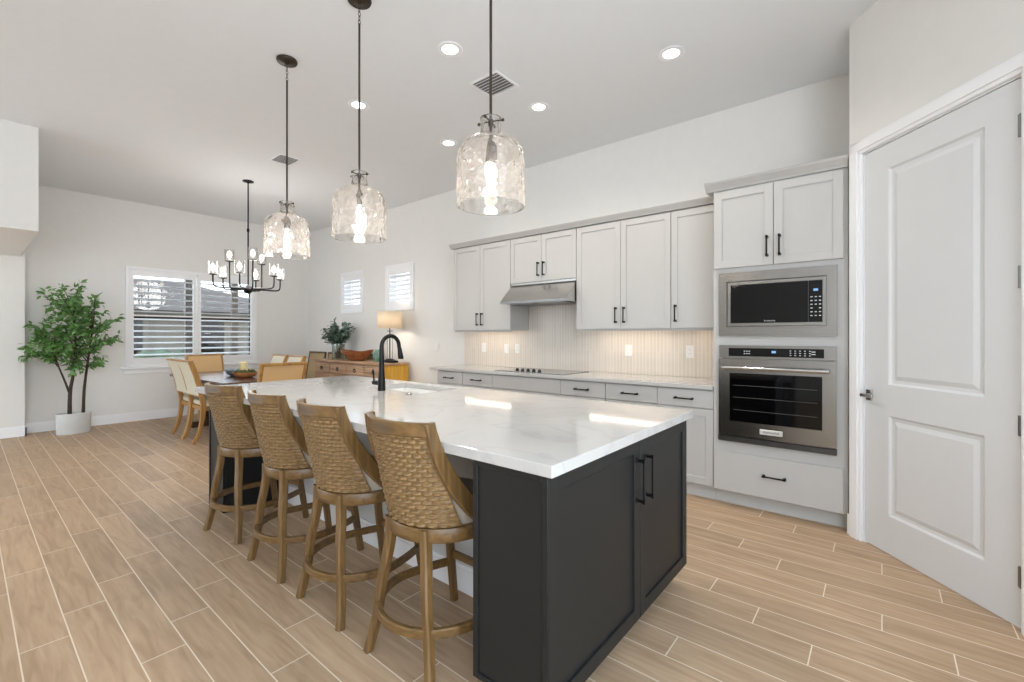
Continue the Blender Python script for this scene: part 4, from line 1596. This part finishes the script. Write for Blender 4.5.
gb.lathe([(0.06, 0.7602), (0.11, 0.785), (0.135, 0.845), (0.128, 0.847), (0.10, 0.795), (0.01, 0.775)], 32, (-6.84, 2.38, 0))
ob = gb.build('glazed_bowl', GREYB, None, True, o=(-6.84, 2.38, 0.76), auto=50)
tag(ob, 'blue grey glazed bowl left of the wooden centrepiece', 'bowl')

# ================================================================ SIDEBOARD GROUP
SX0, SX1, SY0, SY1, SZ = -7.62, -5.60, 3.90, 4.335, 0.903
o = (-6.65, 4.1, 0)
sb = thing('sideboard', 'distressed wood sideboard with ring pulls against the back wall', 'sideboard', o)
MB().box(SX0, SX1 - 0.02, SY0, SY1, 0.10, SZ - 0.035).build('sideboard_body', BUFFW, sb, o=o)
MB().box(SX0 - 0.025, SX1 + 0.025, SY0 - 0.03, SY1, SZ - 0.034, SZ, 0.004).build('sideboard_top', BUFFW, sb, o=o)
MB().box(SX1 - 0.0195, SX1, SY0 - 0.004, SY1, 0.10, SZ - 0.0345, 0.003).build('end_panel', MUST, sb, o=o)['label'] = 'golden mustard end panel'
w_ = (SX1 - SX0) / 4
for k in range(4):
    a, b = SX0 + k * w_ + 0.012, SX0 + (k + 1) * w_ - 0.012
    d = MB().box(a, b, SY0 - 0.016, SY0 - 0.0003, 0.690, 0.838, 0.004).build('drawer', BUFFW, sb, o=o)
    mb = MB()
    xm = (a + b) / 2
    mb.lathe([(0.002, -0.010), (0.018, -0.006), (0.018, 0.006), (0.002, 0.010)], 14, (xm, SY0 - 0.024, 0.782))
    ring = [(xm + 0.026 * math.cos(q / 16 * 2 * PI), SY0 - 0.024, 0.758 + 0.026 * math.sin(q / 16 * 2 * PI)) for q in range(17)]
    mb.tube(ring, 0.005, 6, False)
    mb.build('ring_pull', BLACK, d, True, o=o)
    d = MB().box(a, b, SY0 - 0.016, SY0 - 0.0003, 0.13, 0.672, 0.004).build('sideboard_door', BUFFW, sb, o=o)
    hx = b - 0.03 if k % 2 == 0 else a + 0.03
    mb = MB()
    mb.lathe([(0.004, -0.012), (0.018, -0.008), (0.018, 0.008), (0.004, 0.012)], 14, (hx, SY0 - 0.026, 0.60))
    mb.build('knob', BLACK, d, True, o=o)
for x in (SX0 + 0.05, SX1 - 0.05):
    for y in (SY0 + 0.05, SY1 - 0.05):
        MB().box(x - 0.04, x + 0.04, y - 0.04, y + 0.04, 0.0, 0.0995, 0.004).build('foot', BUFFW, sb, o=o)

# framed tan panels leaning on the wall behind the sideboard
for x0, x1, l in ((-8.74, -8.12, 'brown framed tan panel on the wall at left end of the sideboard'),
                  (-8.03, -7.42, 'brown framed tan panel behind the sideboard, beside the glass vase'),
                  (-6.86, -6.34, 'brown framed tan panel behind the sideboard, between wooden bowl and lamp')):
    lo_, hi_ = Vector((0, 4.356 if x0 > -8.1 else 4.20, 0.0)), Vector((0, 4.364, 1.0))
    ax = Vector((1, 0, 0))
    az = (hi_ - lo_).normalized()
    ay = az.cross(ax)
    L = (hi_ - lo_).length
    xc = (x0 + x1) / 2
    o = (xc, lo_.y, 0)
    t = thing('leaning_panel', l, 'panel', o, 0, 'framed tan panels leaning on the wall')
    mid = (lo_ + hi_) / 2 + Vector((xc, 0, 0))
    W_ = x1 - x0
    mb = MB()
    for s in (-1, 1):
        mb.obox(mid + ax * s * (W_ / 2 - 0.016), ax, ay, az, 0.032, 0.028, L, 0.003)
    mb.obox(mid + az * (L / 2 - 0.018), ax, ay, az, W_ - 0.06, 0.028, 0.036, 0.003)
    mb.obox(mid - az * (L / 2 - 0.03), ax, ay, az, W_ - 0.06, 0.028, 0.05, 0.003)
    mb.build('panel_frame', FRAMEW, t, o=o)
    mb = MB()
    mb.obox(mid, ax, ay, az, W_ - 0.062, 0.012, L - 0.08)
    mb.build('panel_fabric', BURLAP, t, o=o)


def leaf(mb, p, d, n, L, W):
    d = d.normalized()
    s = d.cross(n)
    if s.length < 1e-4:
        s = d.cross(Vector((1, 0.3, 0)))
    s.normalize()
    n = s.cross(d)
    a = mb.v(p)
    b1 = mb.v(p + d * L * 0.35 + s * W / 2 + n * W * 0.14)
    b2 = mb.v(p + d * L * 0.35 - s * W / 2 + n * W * 0.14)
    c1 = mb.v(p + d * L * 0.7 + s * W * 0.36 + n * W * 0.08 - n * L * 0.05)
    c2 = mb.v(p + d * L * 0.7 - s * W * 0.36 + n * W * 0.08 - n * L * 0.05)
    m1 = mb.v(p + d * L * 0.35)
    m2 = mb.v(p + d * L * 0.7 - n * L * 0.05)
    e = mb.v(p + d * L - n * L * 0.12)
    for f in ((a, b1, m1), (a, m1, b2), (b1, c1, m2, m1), (m1, m2, c2, b2), (c1, e, m2), (m2, e, c2)):
        mb.face(f)


# glass vase with eucalyptus
vx, vy = -7.20, 4.09
o = (vx, vy, SZ)
vs = thing('eucalyptus_vase', 'clear glass vase of dusty green eucalyptus on the sideboard', 'vase', o)
mb = MB()
mb.lathe([(0.02, SZ + 0.0005), (0.10, SZ + 0.0005), (0.105, SZ + 0.01), (0.105, SZ + 0.26), (0.100, SZ + 0.26), (0.099, SZ + 0.015), (0.02, SZ + 0.012)], 36, (vx, vy, 0))
mb.build('vase_glass', VASEG, vs, True, o=o, auto=40)
stems, fol = MB(), MB()
r2 = random.Random(11)
for k in range(46):
    a = r2.uniform(0, 2 * PI)
    lean = r2.uniform(0.05, 0.46)
    top = Vector((vx + math.cos(a) * lean * 0.95, vy + math.sin(a) * min(lean, 0.24) * 0.75, SZ + r2.uniform(0.36, 0.70) - lean * 0.30))
    p = bez((vx + math.cos(a + 3) * 0.05, vy + math.sin(a + 3) * 0.05, SZ + 0.02), (vx, vy, SZ + 0.22), (vx + math.cos(a) * lean * 0.3, vy + math.sin(a) * lean * 0.25, SZ + 0.42), top, 12)
    stems.tube(p, 0.003, 5)
    for i in range(4, 13):
        for s in (-1, 1, 0):
            dr = (Vector((r2.uniform(-1, 1), r2.uniform(-1, 1), r2.uniform(-0.3, 0.7)))).normalized()
            leaf(fol, p[i], dr, Vector((r2.uniform(-.5, .5), r2.uniform(-.5, .5), 1)), r2.uniform(0.06, 0.10), r2.uniform(0.036, 0.056))
stems.build('stems', BARK, vs, True, o=o)
fol.build('foliage', EUCA, vs, True, o=o)

# wooden flared bowl
bx_, by_ = -6.60, 4.07
mb = MB()


def wavy(u, v):
    a = u * 2 * PI
    r = 0.14 + 0.235 * v ** 0.75 + 0.012 * math.sin(3 * a + 0.5) * v
    z = SZ + 0.001 + 0.165 * v ** 1.15 + 0.020 * math.sin(2 * a + 0.8) * v * v
    return Vector((bx_ + r * math.cos(a) * (1.0 if True else 1), by_ + r * 0.52 * math.sin(a), z))


def wavy_in(u, v):
    p = wavy(u, v)
    c = Vector((bx_, by_, p.z))
    return c + (p - c) * 0.93 + Vector((0, 0, 0.014 * (1 - v)))


mb.grid(wavy, 48, 12, wavy_in)
mb.lathe([(0.002, SZ + 0.0006), (0.142, SZ + 0.0006), (0.142, SZ + 0.012), (0.002, SZ + 0.016)], 48, (bx_, by_, 0), 1, 0.52)
ob = mb.build('wooden_bowl', BOWLW, None, True, o=(bx_, by_, SZ), auto=60)
tag(ob, 'large flared brown wooden bowl on the sideboard', 'bowl')

# green jar
ob = MB().lathe([(0.03, SZ + 0.0006), (0.055, SZ + 0.0006), (0.062, SZ + 0.04), (0.062, SZ + 0.13), (0.045, SZ + 0.16), (0.036, SZ + 0.19), (0.03, SZ + 0.19)], 28, (-6.01, 4.06, 0)).build('green_jar', GREENG, None, True, o=(-6.01, 4.06, SZ), auto=50)
tag(ob, 'green glazed jar on the sideboard left of the lamp', 'jar')

# table lamp
lx, ly = -5.735, 4.09
o = (lx, ly, SZ)
lm = thing('table_lamp', 'table lamp with glowing linen drum shade on the sideboard', 'lamp', o)
mb = MB()
mb.box(lx - 0.12, lx + 0.12, ly - 0.07, ly + 0.07, SZ + 0.0006, SZ + 0.03, 0.004)
mb.lathe([(0.10, SZ + 0.03), (0.05, SZ + 0.055), (0.02, SZ + 0.06)], 24, (lx, ly, 0))
mb.build('lamp_base', BLACK, lm, o=o)
mb = MB()
mb.tube([(lx, ly, SZ + 0.05), (lx, ly, SZ + 0.72)], 0.008, 10)
mb.tube([(lx - 0.06, ly, SZ + 0.475), (lx + 0.06, ly, SZ + 0.475)], 0.006, 8)
for s in (-1, 1):
    mb.tube([(lx + s * 0.065, ly, SZ + 0.03), (lx + s * 0.065, ly, SZ + 0.40)], 0.003, 6)
mb.tube([(lx - 0.065, ly, SZ + 0.40), (lx + 0.065, ly, SZ + 0.40)], 0.003, 6)
mb.build('lamp_stem', BLACK, lm, o=o)
mb = MB()
mb.lathe([(0.190, SZ + 0.515), (0.182, SZ + 0.77)], 48, (lx, ly, 0), 1.0, 0.95, caps=False)
sh = mb.build('lamp_shade', SHADE, lm, True, o=o)
so = sh.modifiers.new('solid', 'SOLIDIFY')
so.thickness = 0.003
MB().lathe([(0.004, SZ + 0.62), (0.03, SZ + 0.65), (0.03, SZ + 0.68), (0.004, SZ + 0.72)], 14, (lx, ly, 0)).build('bulb', CBULB, lm, True, o=o)
ld = bpy.data.lights.new('lamp_light', 'POINT')
ld.energy = 3.8
ld.color = (1, 0.88, 0.74)
ld.shadow_soft_size = 0.04
lo = bpy.data.objects.new('bulb_light', ld)
COL.objects.link(lo)
lo.parent = lm
lo.location = (0, 0, 0.60)

# ================================================================ FICUS
o = (-8.38, 0.95, 0)
fc = thing('potted_ficus', 'tall leafy ficus tree in an oval grey pot left of the window', 'plant', o)
mb = MB()
mb.lathe([(0.02, 0.001), (0.19, 0.001), (0.197, 0.01), (0.203, 0.27), (0.195, 0.275), (0.188, 0.24), (0.02, 0.235)], 48, (o[0], o[1], 0), 0.55, 0.86)
mb.build('pot', POTC, fc, True, o=o, auto=40)
MB().lathe([(0.186, 0.236), (0.1, 0.25), (0.01, 0.255)], 32, (o[0], o[1], 0), 0.53, 0.83).build('soil', SOIL, fc, True, o=o)
r3 = random.Random(21)
tr, fo = MB(), MB()
O = Vector((o[0], o[1], 0))
trunks = [([(0, -0.04, 0.22), (0.0, -0.035, 0.55), (0.01, -0.005, 0.80), (-0.01, 0.02, 1.15), (0.0, 0.0, 1.55)], 0.024),
          ([(0.0, -0.035, 0.52), (0.0, -0.09, 0.72), (0.02, -0.15, 0.92), (0.0, -0.2, 1.15)], 0.014),
          ([(0.02, 0.09, 0.22), (0.01, 0.10, 0.55), (-0.02, 0.13, 0.85), (0.0, 0.16, 1.15), (0.02, 0.2, 1.6)], 0.020)]
nodes = []
for pts, r in trunks:
    p = [O + q for q in spline(pts, 6)]
    tr.tube(p, [r * (1 - 0.6 * i / (len(p) - 1)) for i in range(len(p))], 9)
    nodes += [q for q in p if q.z > 0.85]


def spray(base, tip, nl, sag):
    mid = base.lerp(tip, 0.55) + Vector((0, 0, 0.07))
    p = bez(base, base.lerp(mid, 0.6) + Vector((0, 0, 0.03)), mid, tip, 12)
    tr.tube(p, [0.006 * (1 - i / 13) + 0.0015 for i in range(13)], 5)
    for i in range(2, 13):
        d = (p[min(i + 1, 12)] - p[i - 1]).normalized()
        side = d.cross(Vector((0, 0, 1))).normalized()
        for k in range(nl):
            s = 1 if k % 2 else -1
            dr = d * r3.uniform(0.1, 0.8) + side * s * r3.uniform(0.1, 0.9) + Vector((r3.uniform(-.4, .4), r3.uniform(-.4, .4), r3.uniform(-0.9, 0.55)))
            leaf(fo, p[i] + Vector((r3.uniform(-.03, .03), r3.uniform(-.03, .03), r3.uniform(-.035, .035))), dr, Vector((r3.uniform(-1, 1), r3.uniform(-1, 1), r3.uniform(0.1, 1))), r3.uniform(0.055, 0.092), r3.uniform(0.026, 0.040))


# crown outline (offset along y, height of tip)
tips = [(-0.36, 1.24), (-0.34, 1.17), (-0.26, 1.42), (-0.28, 1.48), (-0.26, 1.66), (-0.31, 1.86), (-0.22, 1.90), (-0.08, 1.96), (0.03, 2.00), (0.08, 1.98), (0.20, 1.84), (0.30, 1.74), (0.30, 1.62), (0.36, 1.50), (0.30, 1.40),
        (0.50, 1.30), (0.46, 1.26), (0.38, 1.22), (0.33, 0.98), (0.26, 0.93), (-0.20, 1.05), (-0.33, 1.08), (0.06, 0.86), (-0.06, 0.84), (0.12, 0.92),
        (-0.15, 1.30), (0.15, 1.32), (0.0, 1.45), (-0.10, 1.62), (0.12, 1.66), (0.0, 1.8), (-0.18, 1.75), (0.22, 1.5), (-0.2, 1.55), (0.05, 1.2), (-0.05, 1.1), (0.2, 1.15)]
for dy, z in tips:
    tip = O + Vector((r3.uniform(-0.26, 0.30), dy, z))
    b = min(nodes, key=lambda q: abs(q.z - (z - 0.18)) + 0.6 * abs(q.y - O.y - dy * 0.3))
    spray(b, tip, 3, 0)
for k in range(24):
    a = r3.uniform(0, 2 * PI)
    b = r3.choice(nodes)
    tip = b + Vector((0.24 * math.cos(a), 0.32 * math.sin(a), r3.uniform(0.02, 0.38)))
    tip.z = min(tip.z, 1.9)
    tip.x = max(tip.x, FX + 0.12)
    spray(b, tip, 3, 0)
tr.build('trunk', BARK, fc, True, o=o)
fo.build('foliage', LEAF, fc, True, o=o)
